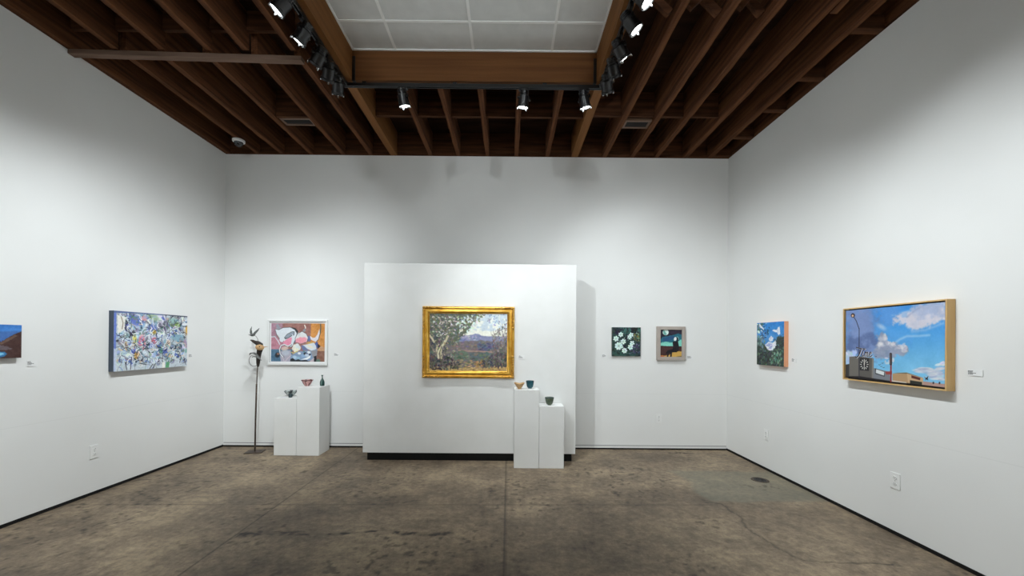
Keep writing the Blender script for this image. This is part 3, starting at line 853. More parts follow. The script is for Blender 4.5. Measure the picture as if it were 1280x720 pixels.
# ------------------------------------------------------------------ painter
class Paint:
    """paints colours on a fine grid; shapes are given in a sketch frame mapped by four corner points (tl, tr, br, bl)"""
    def __init__(s, quad, nx, ny, uv=(0, 1, 0, 1), seed=1):
        s.nx, s.ny = nx, ny
        u, v = np.meshgrid(np.linspace(0, 1, nx), np.linspace(0, 1, ny))
        s.u, s.v = u, v
        src = [(uv[0], uv[3]), (uv[1], uv[3]), (uv[1], uv[2]), (uv[0], uv[2])]
        A = []; B = []
        for (a, b), (x, y) in zip(src, quad):
            A.append([a, b, 1, 0, 0, 0, -a * x, -b * x]); B.append(x)
            A.append([0, 0, 0, a, b, 1, -a * y, -b * y]); B.append(y)
        h = np.linalg.solve(np.array(A, float), np.array(B, float))
        w = h[6] * u + h[7] * v + 1
        s.X = (h[0] * u + h[1] * v + h[2]) / w
        s.Y = (h[3] * u + h[4] * v + h[5]) / w
        s.C = np.zeros((ny, nx, 3))
        s.rs = random.Random(seed)
        s.sc = math.hypot(quad[1][0] - quad[0][0], quad[1][1] - quad[0][1])
    def mix(s, m, c):
        m = m[..., None]
        s.C = s.C * (1 - m) + np.array(c, float) * m
    def fill(s, c):
        s.C[:] = c
    def grad(s, y0, y1, c0, c1):
        t = sstep(y0, y1, s.Y)[..., None]
        s.C = np.array(c0, float) * (1 - t) + np.array(c1, float) * t
    def inside(s, pts):
        r = np.zeros(s.X.shape, bool)
        n = len(pts)
        for i in range(n):
            (x0, y0), (x1, y1) = pts[i], pts[(i + 1) % n]
            if y0 == y1:
                continue
            c = ((y0 > s.Y) != (y1 > s.Y)) & (s.X < (x1 - x0) * (s.Y - y0) / (y1 - y0) + x0)
            r ^= c
        return r
    def poly(s, pts, c, soft=2.0, a=1.0, rough=0.0, seed=3):
        d = seg_dist(s.X, s.Y, list(pts) + [pts[0]])
        d = np.where(s.inside(pts), d, -d)
        if rough:
            d = d + (fbm(s.X / 14, s.Y / 14, seed) - 0.5) * rough
        s.mix(sstep(-soft, soft, d) * a, c)
    def line(s, pts, w, c, soft=1.5, a=1.0):
        d = seg_dist(s.X, s.Y, pts)
        s.mix((1 - sstep(w / 2 - soft, w / 2 + soft, d)) * a, c)
    def ell(s, cx, cy, rx, ry, c, rot=0.0, soft=0.15, a=1.0):
        t = math.radians(rot)
        dx, dy = s.X - cx, s.Y - cy
        p = (dx * math.cos(t) + dy * math.sin(t)) / rx
        q = (-dx * math.sin(t) + dy * math.cos(t)) / ry
        s.mix((1 - sstep(1 - soft, 1 + soft, np.hypot(p, q))) * a, c)
    def mottle(s, scale, amount, seed, a=None, sx=1.0):
        n = (fbm(s.X / scale * sx, s.Y / scale, seed) - 0.5) * 2 * amount
        m = n if a is None else n * a
        s.C = np.clip(s.C + m[..., None], 0, 255)
    def cloud(s, pts, c, soft, scale, seed, thr=0.5, w=0.12, a=1.0):
        """noisy patch limited to a soft polygon"""
        d = seg_dist(s.X, s.Y, list(pts) + [pts[0]])
        d = np.where(s.inside(pts), d, -d)
        m = sstep(-soft, soft, d)
        n = fbm(s.X / scale, s.Y / scale, seed, 5)
        s.mix(np.clip(sstep(thr - w, thr + w, n * 0.7 + m * 0.3) * sstep(0, 0.6, m) * a, 0, 1), c)
    def dabs(s, pts, n, cols, size, ang=(0, 180), asp=2.0, a=0.9, jit=14):
        xs = [p[0] for p in pts]; ys = [p[1] for p in pts]
        k = 0; tries = 0
        while k < n and tries < n * 12:
            tries += 1
            x, y = s.rs.uniform(min(xs), max(xs)), s.rs.uniform(min(ys), max(ys))
            r = False; m = len(pts)
            for i in range(m):
                (x0, y0), (x1, y1) = pts[i], pts[(i + 1) % m]
                if (y0 > y) != (y1 > y) and x < (x1 - x0) * (y - y0) / (y1 - y0) + x0:
                    r = not r
            if not r:
                continue
            k += 1
            c = [min(255, max(0, v + s.rs.uniform(-jit, jit))) for v in s.rs.choice(cols)]
            z = size * s.rs.uniform(0.6, 1.4)
            s.ell(x, y, z * asp * 0.7, z * 0.7, c, s.rs.uniform(*ang), 0.4, a)
    def lin(s):
        c = np.clip(s.C, 0, 255) / 255.0
        return np.where(c <= 0.04045, c / 12.92, ((c + 0.055) / 1.055) ** 2.4)

def canvas(name, P, w, h, d, side, parent, edge=None):
    """stretched canvas of real depth in local axes: x right, z up, front face towards -y at y=-d, back at y=0"""
    nx, ny = P.nx, P.ny
    xs = (P.u - 0.5) * w; zs = (P.v - 0.5) * h
    front = np.stack([xs, np.full_like(xs, -d), zs], -1)
    # wrap one ring round the sides to the back
    me = grid_mesh(name, front, nx, ny, P.lin(), 'paint')
    bm = bmesh.new(); bm.from_mesh(me)
    lay = bm.verts.layers.float_color['paint']
    V = bm.verts[:]
    idx = np.arange(nx * ny).reshape(ny, nx)
    sc = (*lin(side), 1.0)
    e0, e1 = (sc, sc) if edge is None else ((*lin(edge[0]), 1.0), (*lin(edge[1]), 1.0))
    for ids, col in ((idx[0], sc), (idx[-1], sc), (idx[:, 0], e0), (idx[:, -1], e1)):
        a, b = [], []
        for p in [V[i].co.copy() for i in ids]:
            n1 = bm.verts.new(p); n2 = bm.verts.new((p.x, 0, p.z))
            n1[lay] = col; n2[lay] = col
            a.append(n1); b.append(n2)
        for i in range(len(a) - 1):
            bm.faces.new((a[i], a[i + 1], b[i + 1], b[i]))
    q = [bm.verts.new((x, 0, z)) for x, z in ((-w / 2, -h / 2), (w / 2, -h / 2), (w / 2, h / 2), (-w / 2, h / 2))]
    for v in q:
        v[lay] = sc
    bm.faces.new(q)
    bm.to_mesh(me); bm.free()
    me.polygons.foreach_set('use_smooth', [False] * len(me.polygons))
    return link(name, me, parent, M_paint)

def frame(name, w, h, prof, m, parent, smooth=False):
    """mitred moulding: prof = list of (inset from outer edge, y) closed round the section"""
    bm = BM()
    rings = []
    for sx, sz in ((-1, -1), (1, -1), (1, 1), (-1, 1)):
        rings.append([bm.verts.new((sx * (w / 2 - i), y, sz * (h / 2 - i))) for i, y in prof])
    n = len(prof)
    for k in range(4):
        a, b = rings[k], rings[(k + 1) % 4]
        for i in range(n):
            bm.faces.new((a[i], a[(i + 1) % n], b[(i + 1) % n], b[i]))
    return obj(name, bm, m, parent, smooth, 50)

def hang(label, pos, wall, group='paintings hung round the room'):
    rz = {'back': 0, 'left': math.pi / 2, 'right': -math.pi / 2}[wall]
    return thing('painting', label, 'painting', pos, group, rz)

# --- landscape in the gold frame
P = Paint([(207, 175), (743, 175), (743, 570), (207, 570)], 260, 195, seed=11)
P.grad(175, 335, (186, 200, 208), (222, 222, 206))
P.cloud([(420, 175), (743, 175), (743, 330), (420, 330)], (226, 226, 216), 20, 26, 3, 0.5, 0.15, 0.8)
P.cloud([(420, 175), (743, 175), (743, 300), (420, 300)], (172, 188, 204), 20, 18, 8, 0.62, 0.08, 0.7)
P.poly([(400, 345), (425, 322), (455, 328), (500, 322), (520, 312), (548, 316), (566, 326), (610, 332), (650, 328), (700, 332), (743, 330), (743, 420), (400, 420)], (128, 132, 164), 3, rough=8)
P.dabs([(420, 328), (560, 328), (560, 362), (420, 362)], 40, [(150, 150, 178), (172, 164, 180), (112, 116, 152)], 5, (-30, 10))
P.poly([(380, 372), (450, 366), (560, 360), (743, 372), (743, 570), (207, 570), (207, 380)], (108, 101, 100), 5, rough=14)
P.dabs([(320, 372), (743, 365), (743, 430), (320, 440)], 150, [(118, 106, 104), (100, 98, 116), (130, 114, 106), (106, 97, 98)], 6, (-20, 20))
P.dabs([(540, 385), (690, 375), (690, 425), (540, 428)], 60, [(76, 82, 110), (88, 90, 118), (66, 72, 96)], 8, (-15, 15))
P.line([(410, 428), (480, 432), (560, 434), (640, 438)], 9, (158, 128, 116), 3, 0.9)
P.poly([(380, 440), (430, 428), (470, 440), (490, 480), (450, 505), (380, 490)], (92, 108, 92), 6, rough=16)
P.poly([(480, 445), (560, 440), (650, 450), (640, 490), (500, 500)], (84, 96, 100), 6, rough=16)
P.dabs([(330, 440), (640, 440), (640, 510), (330, 510)], 110, [(88, 102, 90), (110, 112, 100), (96, 92, 92), (72, 82, 84)], 7, (-25, 25))
P.poly([(207, 548), (420, 545), (560, 545), (743, 525), (743, 575), (207, 575)], (172, 142, 92), 6, rough=14)
P.dabs([(207, 535), (743, 525), (743, 572), (207, 572)], 120, [(184, 154, 100), (150, 118, 76), (200, 174, 122), (96, 78, 62)], 5, (-15, 15))
P.dabs([(360, 490), (560, 500), (560, 550), (300, 550)], 70, [(142, 126, 98), (110, 100, 84), (164, 140, 104)], 6, (-20, 20))
# bushes
P.dabs([(207, 460), (330, 470), (420, 520), (400, 555), (207, 560)], 130, [(58, 56, 60), (80, 76, 66), (96, 92, 76), (44, 44, 52)], 7)
P.dabs([(540, 520), (620, 460), (743, 430), (743, 535), (600, 545)], 170, [(62, 62, 62), (82, 80, 70), (100, 94, 80), (52, 54, 60)], 7)
P.dabs([(520, 510), (570, 490), (590, 530), (530, 545)], 30, [(168, 134, 84), (142, 110, 70)], 5)
# right hand twigs
P.dabs([(640, 320), (680, 260), (743, 230), (743, 440), (640, 440)], 120, [(112, 104, 102), (132, 126, 120), (98, 94, 98), (150, 142, 136)], 4.5, (50, 130))
P.dabs([(640, 350), (743, 340), (743, 450), (640, 450)], 70, [(86, 80, 80), (100, 92, 88)], 5, (50, 130))
for k in range(34):
    x = P.rs.uniform(640, 740); y = P.rs.uniform(330, 450)
    P.line([(x, y), (x + P.rs.uniform(-14, 14), y - P.rs.uniform(30, 90))], 2.2, P.rs.choice([(104, 94, 90), (140, 124, 114), (116, 108, 106)]), 1.2, 0.7)
P.dabs([(570, 175), (743, 175), (743, 300), (600, 230)], 26, [(128, 144, 176), (150, 160, 176), (110, 124, 150)], 5)
# tree mass
P.cloud([(207, 175), (550, 175), (520, 230), (480, 290), (420, 340), (400, 380), (207, 400)], (86, 92, 80), 24, 22, 21, 0.44, 0.06)
P.dabs([(207, 175), (550, 175), (510, 240), (470, 295), (415, 330), (410, 390), (207, 400)], 420, [(88, 94, 80), (108, 114, 94), (76, 82, 80), (122, 124, 100), (100, 102, 106)], 6.5)
P.dabs([(225, 200), (400, 200), (380, 330), (225, 340)], 85, [(206, 200, 184), (186, 178, 172), (156, 148, 146), (214, 210, 206), (170, 160, 150)], 4.5)
P.dabs([(400, 200), (540, 190), (470, 290), (390, 320)], 45, [(200, 212, 206), (150, 160, 130), (92, 104, 76)], 6)
P.dabs([(207, 330), (330, 350), (320, 480), (207, 500)], 110, [(62, 62, 70), (80, 76, 80), (92, 88, 84)], 8)
# pale trunks
P.line([(207, 325), (228, 350), (240, 372)], 13, (196, 184, 156), 3)
P.line([(330, 340), (318, 368), (296, 398), (286, 440), (290, 480)], 15, (190, 182, 150), 4)
P.line([(300, 392), (278, 420), (268, 450), (272, 480)], 13, (206, 198, 168), 4)
P.line([(262, 400), (256, 440)], 11, (182, 170, 140), 3)
P.line([(292, 400), (280, 440), (284, 485)], 5, (98, 92, 72), 2)
P.line([(207, 385), (235, 420), (255, 445)], 9, (120, 112, 104), 3)
P.dabs([(250, 380), (330, 350), (310, 480), (255, 480)], 26, [(214, 204, 172), (120, 116, 90), (150, 142, 112)], 4.5, (60, 120))
P.dabs([(430, 200), (550, 175), (570, 220), (500, 300), (420, 330), (400, 300)], 40, [(206, 214, 208), (190, 204, 206), (214, 216, 202)], 6)
P.dabs([(520, 175), (600, 175), (580, 215), (500, 260)], 18, [(104, 112, 88), (124, 130, 106)], 6)
P.dabs([(230, 330), (420, 340), (400, 470), (230, 480)], 50, [(150, 142, 124), (128, 122, 112), (166, 154, 132)], 4)
P.mottle(10, 16, 77)
P.C = np.clip(P.C * 1.06 + 8, 0, 255)
GW, GH = 1.141, 0.889
pt = hang('landscape with pale tree in a wide carved gold frame on the display wall', (-0.499, YP - 0.001, 1.479), 'back')
canvas('canvas', P, 0.972, 0.722, 0.012, (60, 50, 40), pt)
frame('gold_frame', GW, GH, [(0, 0), (0, -0.020), (0.006, -0.030), (0.016, -0.040), (0.024, -0.040), (0.032, -0.030), (0.036, -0.024), (0.050, -0.026), (0.062, -0.032), (0.068, -0.030), (0.074, -0.020), (0.090, -0.0135), (0.090, 0)], M_gold, pt, True)
bm = BM()
rs = random.Random(8)
def blob(bm, x, y, z, r):
    M = Matrix.Translation((x, y, z)) @ Matrix.Rotation(rs.uniform(0, 3), 4, 'Y') @ Matrix.Diagonal((r * rs.uniform(0.7, 1.5), r * 0.8, r * rs.uniform(0.6, 1.0), 1))
    bmesh.ops.create_icosphere(bm, subdivisions=2, radius=1, matrix=M)
for sx in (-1, 1):
    for sz in (-1, 1):
        b1 = BM()
        for k in range(16):
            a = k * 0.014
            blob(b1, sx * (GW / 2 - 0.018 - a), -0.040, sz * (GH / 2 - 0.018 + rs.uniform(-0.006, 0.006)), 0.0085 if k % 3 else 0.012)
            blob(b1, sx * (GW / 2 - 0.018 + rs.uniform(-0.006, 0.006)), -0.040, sz * (GH / 2 - 0.018 - a), 0.0085 if k % 3 else 0.012)
        b3 = BM()
        for k in range(8):
            blob(b3, sx * (GW / 2 - 0.075 - 0.016 * k), -0.022, sz * (GH / 2 - 0.080), 0.006)
            blob(b3, sx * (GW / 2 - 0.080), -0.022, sz * (GH / 2 - 0.075 - 0.016 * k), 0.006)
        obj('bead_row', b3, M_gold_dk, pt, True, 60)
        b2 = BM()
        blob(b2, sx * (GW / 2 - 0.020), -0.040, sz * (GH / 2 - 0.27), 0.015)
        obj('ornament', b2, M_gold_dk, pt, True, 60)
        obj('corner_ornament', b1, M_gold_dk, pt, True, 60)

# --- pink and grey abstract in a white frame
P = Paint([(70, 92), (802, 92), (802, 618), (70, 618)], 250, 180, seed=12)
W_, G_ = (222, 228, 234), (150, 160, 172)
P.fill((158, 112, 104))
P.poly([(60, 80), (225, 80), (222, 280), (60, 280)], (166, 128, 142), 5)
P.poly([(60, 280), (300, 280), (300, 460), (60, 460)], (190, 132, 146), 5)
P.poly([(60, 450), (360, 450), (360, 630), (60, 630)], (84, 118, 144), 4)
P.poly([(610, 80), (815, 80), (815, 430), (610, 430)], (208, 142, 74), 5)
P.poly([(700, 460), (815, 455), (815, 630), (700, 630)], (138, 98, 84), 4)
P.poly([(705, 425), (760, 405), (815, 430), (815, 470), (705, 470)], (196, 152, 116), 4)
P.mottle(40, 22, 5); P.mottle(9, 12, 6)
DK = (74, 80, 84)
P.poly([(130, 120), (160, 100), (185, 140), (210, 170), (150, 190)], (150, 154, 164), 3)
P.poly([(350, 145), (400, 160), (438, 200), (425, 250), (395, 235)], (48, 54, 58), 4)
P.poly([(118, 168), (170, 180), (230, 150), (330, 142), (395, 178), (425, 228), (400, 330), (350, 425), (290, 405), (235, 345), (175, 310), (140, 250)], DK, 4)
P.poly([(124, 174), (172, 186), (230, 157), (328, 150), (390, 183), (418, 230), (394, 325), (348, 415), (292, 395), (240, 338), (180, 300), (146, 248)], W_, 3)
P.line([(150, 250), (190, 300), (240, 330)], 6, (196, 190, 170), 2)
P.ell(210, 320, 26, 34, W_, -20); P.line([(75, 280), (120, 275), (160, 330), (185, 380)], 16, (212, 212, 220), 3)
P.line([(75, 275), (120, 268), (165, 325)], 3, DK, 1.5)
P.poly([(245, 290), (285, 240), (350, 205), (388, 203), (384, 255), (345, 270), (300, 300), (262, 312)], DK, 3)
P.poly([(252, 290), (290, 245), (352, 212), (380, 212), (376, 250), (340, 262), (296, 294)], G_, 2)
P.poly([(232, 352), (290, 305), (345, 282), (352, 300), (342, 372), (300, 425), (240, 385)], (232, 150, 174), 4)
P.line([(360, 250), (375, 330), (362, 390), (330, 412)], 12, W_, 3)
P.line([(392, 335), (396, 360)], 10, (90, 96, 120), 3)
# dome
P.poly([(394, 300), (420, 240), (490, 198), (550, 232), (580, 290), (562, 350), (480, 376), (400, 352)], DK, 4)
P.poly([(400, 300), (426, 243), (490, 205), (546, 236), (572, 290), (556, 342), (480, 368), (406, 346)], (226, 226, 226), 3)
P.poly([(400, 310), (450, 286), (520, 280), (562, 300), (552, 348), (480, 370), (405, 352)], (236, 158, 172), 8, rough=24)
P.ell(450, 240, 22, 20, (205, 210, 212), soft=0.5, a=0.7)
P.poly([(500, 190), (520, 160), (545, 180), (532, 208), (505, 205)], (140, 144, 150), 3)
P.line([(524, 118), (536, 140), (538, 158)], 14, (236, 232, 220), 3)
# horn
P.line([(742, 98), (746, 150), (738, 230), (712, 310), (690, 340)], 15, (92, 92, 84), 3)
P.poly([(600, 262), (640, 290), (670, 285), (700, 245), (728, 165), (733, 230), (712, 310), (680, 345), (640, 330), (604, 310)], (226, 220, 226), 4)
P.poly([(572, 268), (592, 262), (612, 312), (590, 345), (572, 330)], (98, 116, 164), 4)
P.poly([(662, 372), (690, 345), (712, 352), (704, 430), (672, 418)], (82, 102, 164), 3)
P.poly([(704, 366), (746, 404), (706, 446)], (44, 44, 60), 3)
P.ell(600, 362, 46, 17, (202, 166, 96), -5, 0.5)
P.poly([(500, 390), (560, 380), (655, 356), (684, 400), (690, 455), (620, 468), (560, 440)], (218, 224, 230), 5)
P.ell(600, 410, 44, 16, (236, 226, 206), 20, 0.6)
P.poly([(478, 392), (520, 402), (560, 440), (590, 465), (500, 462)], (112, 124, 166), 4)
# lower mass
P.poly([(190, 475), (335, 460), (345, 520), (330, 625), (200, 625)], (176, 172, 186), 6, rough=16)
P.line([(345, 385), (300, 412), (250, 388), (205, 400), (186, 450), (196, 515), (240, 560)], 20, DK, 3)
P.line([(345, 380), (300, 408), (250, 384), (205, 398), (184, 450), (194, 515), (236, 560)], 13, (234, 236, 240), 3)
P.ell(255, 440, 48, 28, (214, 190, 178), -15, 0.4); P.ell(270, 500, 52, 36, (186, 192, 204), 0, 0.4)
P.line([(350, 530), (290, 580), (260, 625)], 9, (214, 196, 204), 3); P.line([(230, 560), (250, 620)], 10, (206, 190, 200), 3)
P.poly([(340, 540), (420, 480), (520, 470), (620, 465), (702, 440), (690, 560), (660, 600), (500, 622), (340, 610)], (132, 156, 186), 6, rough=20)
P.poly([(612, 470), (700, 455), (690, 560), (640, 560)], (150, 150, 156), 5)
for x, y, r, c in ((395, 415, 30, (238, 236, 222)), (378, 440, 24, (230, 226, 214)), (425, 400, 28, (228, 232, 232)), (402, 465, 26, (240, 236, 214)), (445, 430, 30, (218, 226, 226)), (430, 455, 18, (236, 232, 206))):
    P.ell(x, y, r, r * 1.15, c, 0, 0.25)
P.line([(345, 490), (380, 505), (410, 485), (430, 480)], 12, (204, 186, 110), 4)
for x, y, r, c in ((455, 505, 22, (226, 230, 234)), (395, 560, 30, (178, 202, 220)), (440, 570, 26, (150, 186, 206)), (510, 540, 30, (146, 176, 210)), (585, 490, 24, (226, 232, 236)), (540, 510, 26, (42, 48, 60)), (560, 530, 30, (196, 208, 222)), (520, 478, 14, (90, 140, 140)), (600, 520, 16, (56, 60, 76)), (560, 505, 14, (110, 120, 150))):
    P.ell(x, y, r, r * 0.75, c, 10, 0.3)
P.poly([(335, 585), (370, 570), (400, 600), (440, 585), (480, 600), (560, 596), (600, 625), (330, 625)], (38, 42, 46), 4, rough=8)
P.poly([(476, 592), (560, 560), (612, 530), (606, 566), (560, 592)], (236, 238, 240), 3)
P.poly([(654, 548), (690, 535), (696, 625), (654, 625)], (36, 36, 42), 4)
P.poly([(610, 600), (660, 560), (655, 625), (600, 625)], (196, 180, 186), 4)
P.ell(156, 530, 32, 36, (40, 48, 56), 20, 0.3); P.ell(165, 515, 18, 14, (150, 110, 96), 0, 0.4)
P.ell(715, 605, 30, 24, (96, 122, 108), 0, 0.4)
P.mottle(12, 9, 9)
pt = hang('pink and grey abstract print in a white frame beside the bird sculpture', (-2.927, YB - 0.001, 1.455), 'back')
canvas('canvas', P, 0.742, 0.531, 0.016, (230, 230, 230), pt)
obj('mat_board', box(BM(), -0.385, 0.385, -0.012, -0.002, -0.287, 0.287), M_mat, pt)
frame('white_frame', 0.829, 0.629, [(0, 0), (0, -0.036), (0.003, -0.039), (0.024, -0.039), (0.026, -0.036), (0.026, 0)], M_white, pt)

# --- big abstract on the left wall (unframed)
P = Paint([(0, 0), (907, 0), (907, 610), (0, 610)], 300, 200, seed=13)
P.fill((188, 198, 206)); P.mottle(60, 34, 2); P.mottle(16, 26, 3)
rr = P.rs
pal = [((226, 230, 234), 28), ((160, 184, 212), 20), ((78, 102, 182), 16), ((46, 50, 66), 20), ((140, 168, 160), 14), ((96, 128, 108), 9), ((142, 132, 152), 10), ((216, 190, 160), 8), ((124, 166, 190), 12), ((120, 124, 130), 8)]
bag = [c for c, k in pal for _ in range(k)]
def squiggle(x, y, L, w, c, a=0.95):
    t = rr.uniform(0, 6.28); k = rr.uniform(-1.2, 1.2); pts = [(x, y)]
    for i in range(5):
        t += k * 0.5
        x += math.cos(t) * L / 5; y += math.sin(t) * L / 5
        pts.append((x, y))
    P.line(pts, w, c, 2.0, a)
for k in range(170):
    c = [v + rr.uniform(-14, 14) for v in rr.choice(bag)]
    P.ell(rr.uniform(40, 900), rr.uniform(20, 560), rr.uniform(14, 40), rr.uniform(10, 26), c, rr.uniform(0, 180), 0.3, 0.85)
for x, y, rx, ry, c in ((250, 90, 80, 55, (96, 116, 196)), (190, 60, 40, 30, (90, 104, 180)), (330, 60, 36, 26, (224, 150, 150)), (430, 180, 60, 60, (90, 110, 186)), (300, 300, 34, 60, (226, 128, 142)), (330, 350, 20, 50, (224, 150, 160)),
                        (455, 300, 32, 34, (196, 72, 90)), (455, 205, 24, 26, (206, 176, 60)), (225, 285, 22, 56, (226, 214, 110)), (250, 450, 26, 46, (226, 172, 70)), (130, 360, 16, 46, (214, 160, 90)), (760, 115, 36, 32, (134, 164, 72)), (900, 170, 20, 56, (228, 176, 66)),
                        (540, 400, 26, 54, (84, 138, 110)), (600, 430, 34, 60, (74, 96, 176)), (600, 130, 30, 76, (126, 120, 150)), (530, 140, 40, 60, (110, 106, 128)), (770, 260, 90, 40, (130, 170, 190)), (700, 70, 60, 34, (150, 190, 184)), (440, 40, 70, 34, (158, 182, 150)), (650, 470, 60, 22, (220, 196, 150)),
                        (880, 330, 22, 60, (170, 140, 172)), (640, 330, 26, 50, (230, 208, 186)), (70, 230, 30, 80, (176, 204, 226)), (100, 480, 26, 100, (196, 216, 226))):
    P.ell(x, y, rx, ry, c, rr.uniform(-20, 20), 0.4, 0.9)
for k in range(300):
    c = [v + rr.uniform(-12, 12) for v in rr.choice(bag)]
    squiggle(rr.uniform(40, 880), rr.uniform(20, 590), rr.uniform(30, 90), rr.uniform(5, 13), c)
for k in range(95):
    squiggle(rr.uniform(60, 880), rr.uniform(40, 590), rr.uniform(40, 110), rr.uniform(3.5, 7), (38 + rr.uniform(-8, 20), 42, 56))
for k in range(50):
    squiggle(rr.uniform(60, 880), rr.uniform(40, 590), rr.uniform(30, 80), rr.uniform(5, 9), (238, 240, 242))
P.poly([(0, 540), (907, 540), (907, 615), (0, 615)], (214, 222, 228), 10, 0.5, rough=50)
P.poly([(30, 40), (120, 60), (110, 190), (40, 230)], (232, 230, 222), 6, rough=20)
P.line([(75, 60), (95, 120), (85, 180)], 10, (150, 136, 120), 3)
P.poly([(610, 545), (660, 545), (650, 615), (600, 615)], (96, 160, 116), 4); P.poly([(560, 545), (600, 545), (590, 615), (555, 615)], (240, 238, 230), 4)
for pts in ([(440, 560), (400, 610)], [(470, 555), (440, 608)], [(730, 420), (790, 430), (820, 500), (800, 560)], [(860, 500), (880, 560), (890, 590)], [(850, 95), (900, 80)], [(840, 130), (905, 125)], [(180, 600), (190, 470)], [(280, 540), (360, 560)], [(120, 520), (140, 600)]):
    P.line(pts, 8, (40, 44, 58), 2.5)
P.ell(870, 100, 46, 18, (228, 232, 236), -5, 0.2)
P.poly([(0, 0), (26, 0), (20, 610), (0, 610)], (104, 126, 200), 5, rough=8)
P.poly([(0, 380), (30, 380), (30, 620), (0, 620)], (214, 222, 232), 10, 0.8)
P.poly([(0, -5), (910, -5), (910, 10), (300, 12), (0, 22)], (86, 104, 150), 4, rough=10)
P.poly([(500, -5), (910, -5), (910, 14), (600, 10)], (72, 78, 92), 4)
P.mottle(10, 14, 15)
pt = hang('busy blue and white abstract canvas, unframed', (XL + 0.001, 4.424, 1.466), 'left')
canvas('canvas', P, 0.905, 0.607, 0.050, (74, 84, 98), pt)

# --- lake painting cut by the picture edge
P = Paint([(10, 112), (274, 122), (268, 535), (10, 548)], 160, 110, uv=(0.76, 1, 0, 1), seed=14)
P.grad(110, 330, (66, 128, 204), (76, 140, 214))
P.mottle(60, 20, 3, sx=0.5)
P.poly([(-700, 215), (274, 200), (274, 560), (-700, 560)], (70, 112, 178), 8)
P.poly([(-700, 300), (40, 335), (110, 290), (190, 240), (280, 200), (290, 560), (-700, 560)], (70, 46, 42), 6, rough=16)
P.poly([(20, 350), (120, 290), (200, 245), (230, 260), (120, 330), (40, 372)], (108, 84, 72), 6, rough=14)
P.poly([(-700, 380), (20, 378), (90, 392), (170, 425), (100, 440), (-700, 470)], (104, 92, 98), 8, rough=24)
P.poly([(-700, 440), (10, 462), (80, 462), (108, 490), (84, 520), (10, 540), (-700, 545)], (52, 116, 168), 6, rough=12)
P.poly([(-700, 470), (10, 480), (60, 476), (80, 492), (20, 516), (-700, 520)], (128, 196, 226), 6, rough=8)
P.mottle(30, 12, 4); P.mottle(8, 8, 5)
pt = hang('small canvas of a blue lake under brown hills, nearest the photographer', (XL + 0.001, 2.925, 1.464), 'left')
canvas('canvas', P, 0.610, 0.262, 0.040, (60, 44, 40), pt)

# --- white flowers
P = Paint([(62, 92), (588, 92), (588, 615), (62, 615)], 180, 180, seed=15)
P.fill((42, 66, 64)); P.mottle(50, 26, 2); P.mottle(14, 16, 3)
P.poly([(200, 60), (600, 60), (600, 170), (420, 190), (260, 200)], (68, 116, 108), 30, 0.85, rough=70)
P.poly([(50, 540), (600, 560), (600, 630), (50, 630)], (50, 86, 78), 16, 0.8, rough=60)
P.dabs([(62, 92), (588, 92), (588, 615), (62, 615)], 160, [(26, 32, 38), (22, 26, 32), (50, 84, 78), (38, 56, 54)], 16, a=0.75)
P.dabs([(430, 100), (520, 100), (520, 180), (400, 200)], 24, [(24, 26, 32)], 16); P.dabs([(100, 120), (220, 130), (200, 200), (100, 200)], 26, [(32, 34, 44), (44, 42, 58)], 14)
P.dabs([(440, 420), (580, 380), (580, 560), (360, 570)], 60, [(78, 70, 100), (60, 54, 80), (110, 112, 140), (36, 34, 50)], 12)
P.dabs([(460, 200), (560, 200), (560, 350), (450, 340)], 40, [(112, 122, 70), (140, 150, 100), (86, 104, 66), (150, 120, 70)], 9)
def flower(cx, cy, R, n, ph=0.0):
    for k in range(n):
        a = 2 * math.pi * k / n + ph
        P.ell(cx + math.cos(a) * R * 0.55, cy + math.sin(a) * R * 0.55, R * 0.50, R * 0.34, [v + P.rs.uniform(-10, 6) for v in (224, 244, 238)], math.degrees(a), 0.25)
    for k in range(n):
        a = 2 * math.pi * (k + 0.5) / n + ph
        P.line([(cx + math.cos(a) * R * 0.25, cy + math.sin(a) * R * 0.25), (cx + math.cos(a) * R * 0.8, cy + math.sin(a) * R * 0.8)], 5, (150, 186, 178), 3, 0.6)
    P.ell(cx, cy, R * 0.22, R * 0.2, (150, 176, 160), 0, 0.5, 0.9)
for f in ((222, 225, 46, 6), (135, 300, 52, 6), (268, 352, 50, 6), (186, 432, 72, 8), (292, 515, 50, 7), (414, 228, 44, 5), (380, 272, 42, 5), (432, 380, 46, 5), (400, 452, 50, 6), (250, 450, 24, 4)):
    flower(*f, ph=P.rs.uniform(0, 1))
P.dabs([(90, 340), (560, 150), (560, 300), (120, 380)], 22, [(190, 214, 206), (160, 190, 180)], 7)
P.mottle(12, 8, 9)
pt = hang('square dark green canvas of white flowers', (1.634, YB - 0.001, 1.5025), 'back')
canvas('canvas', P, 0.398, 0.400, 0.036, (150, 150, 146), pt)

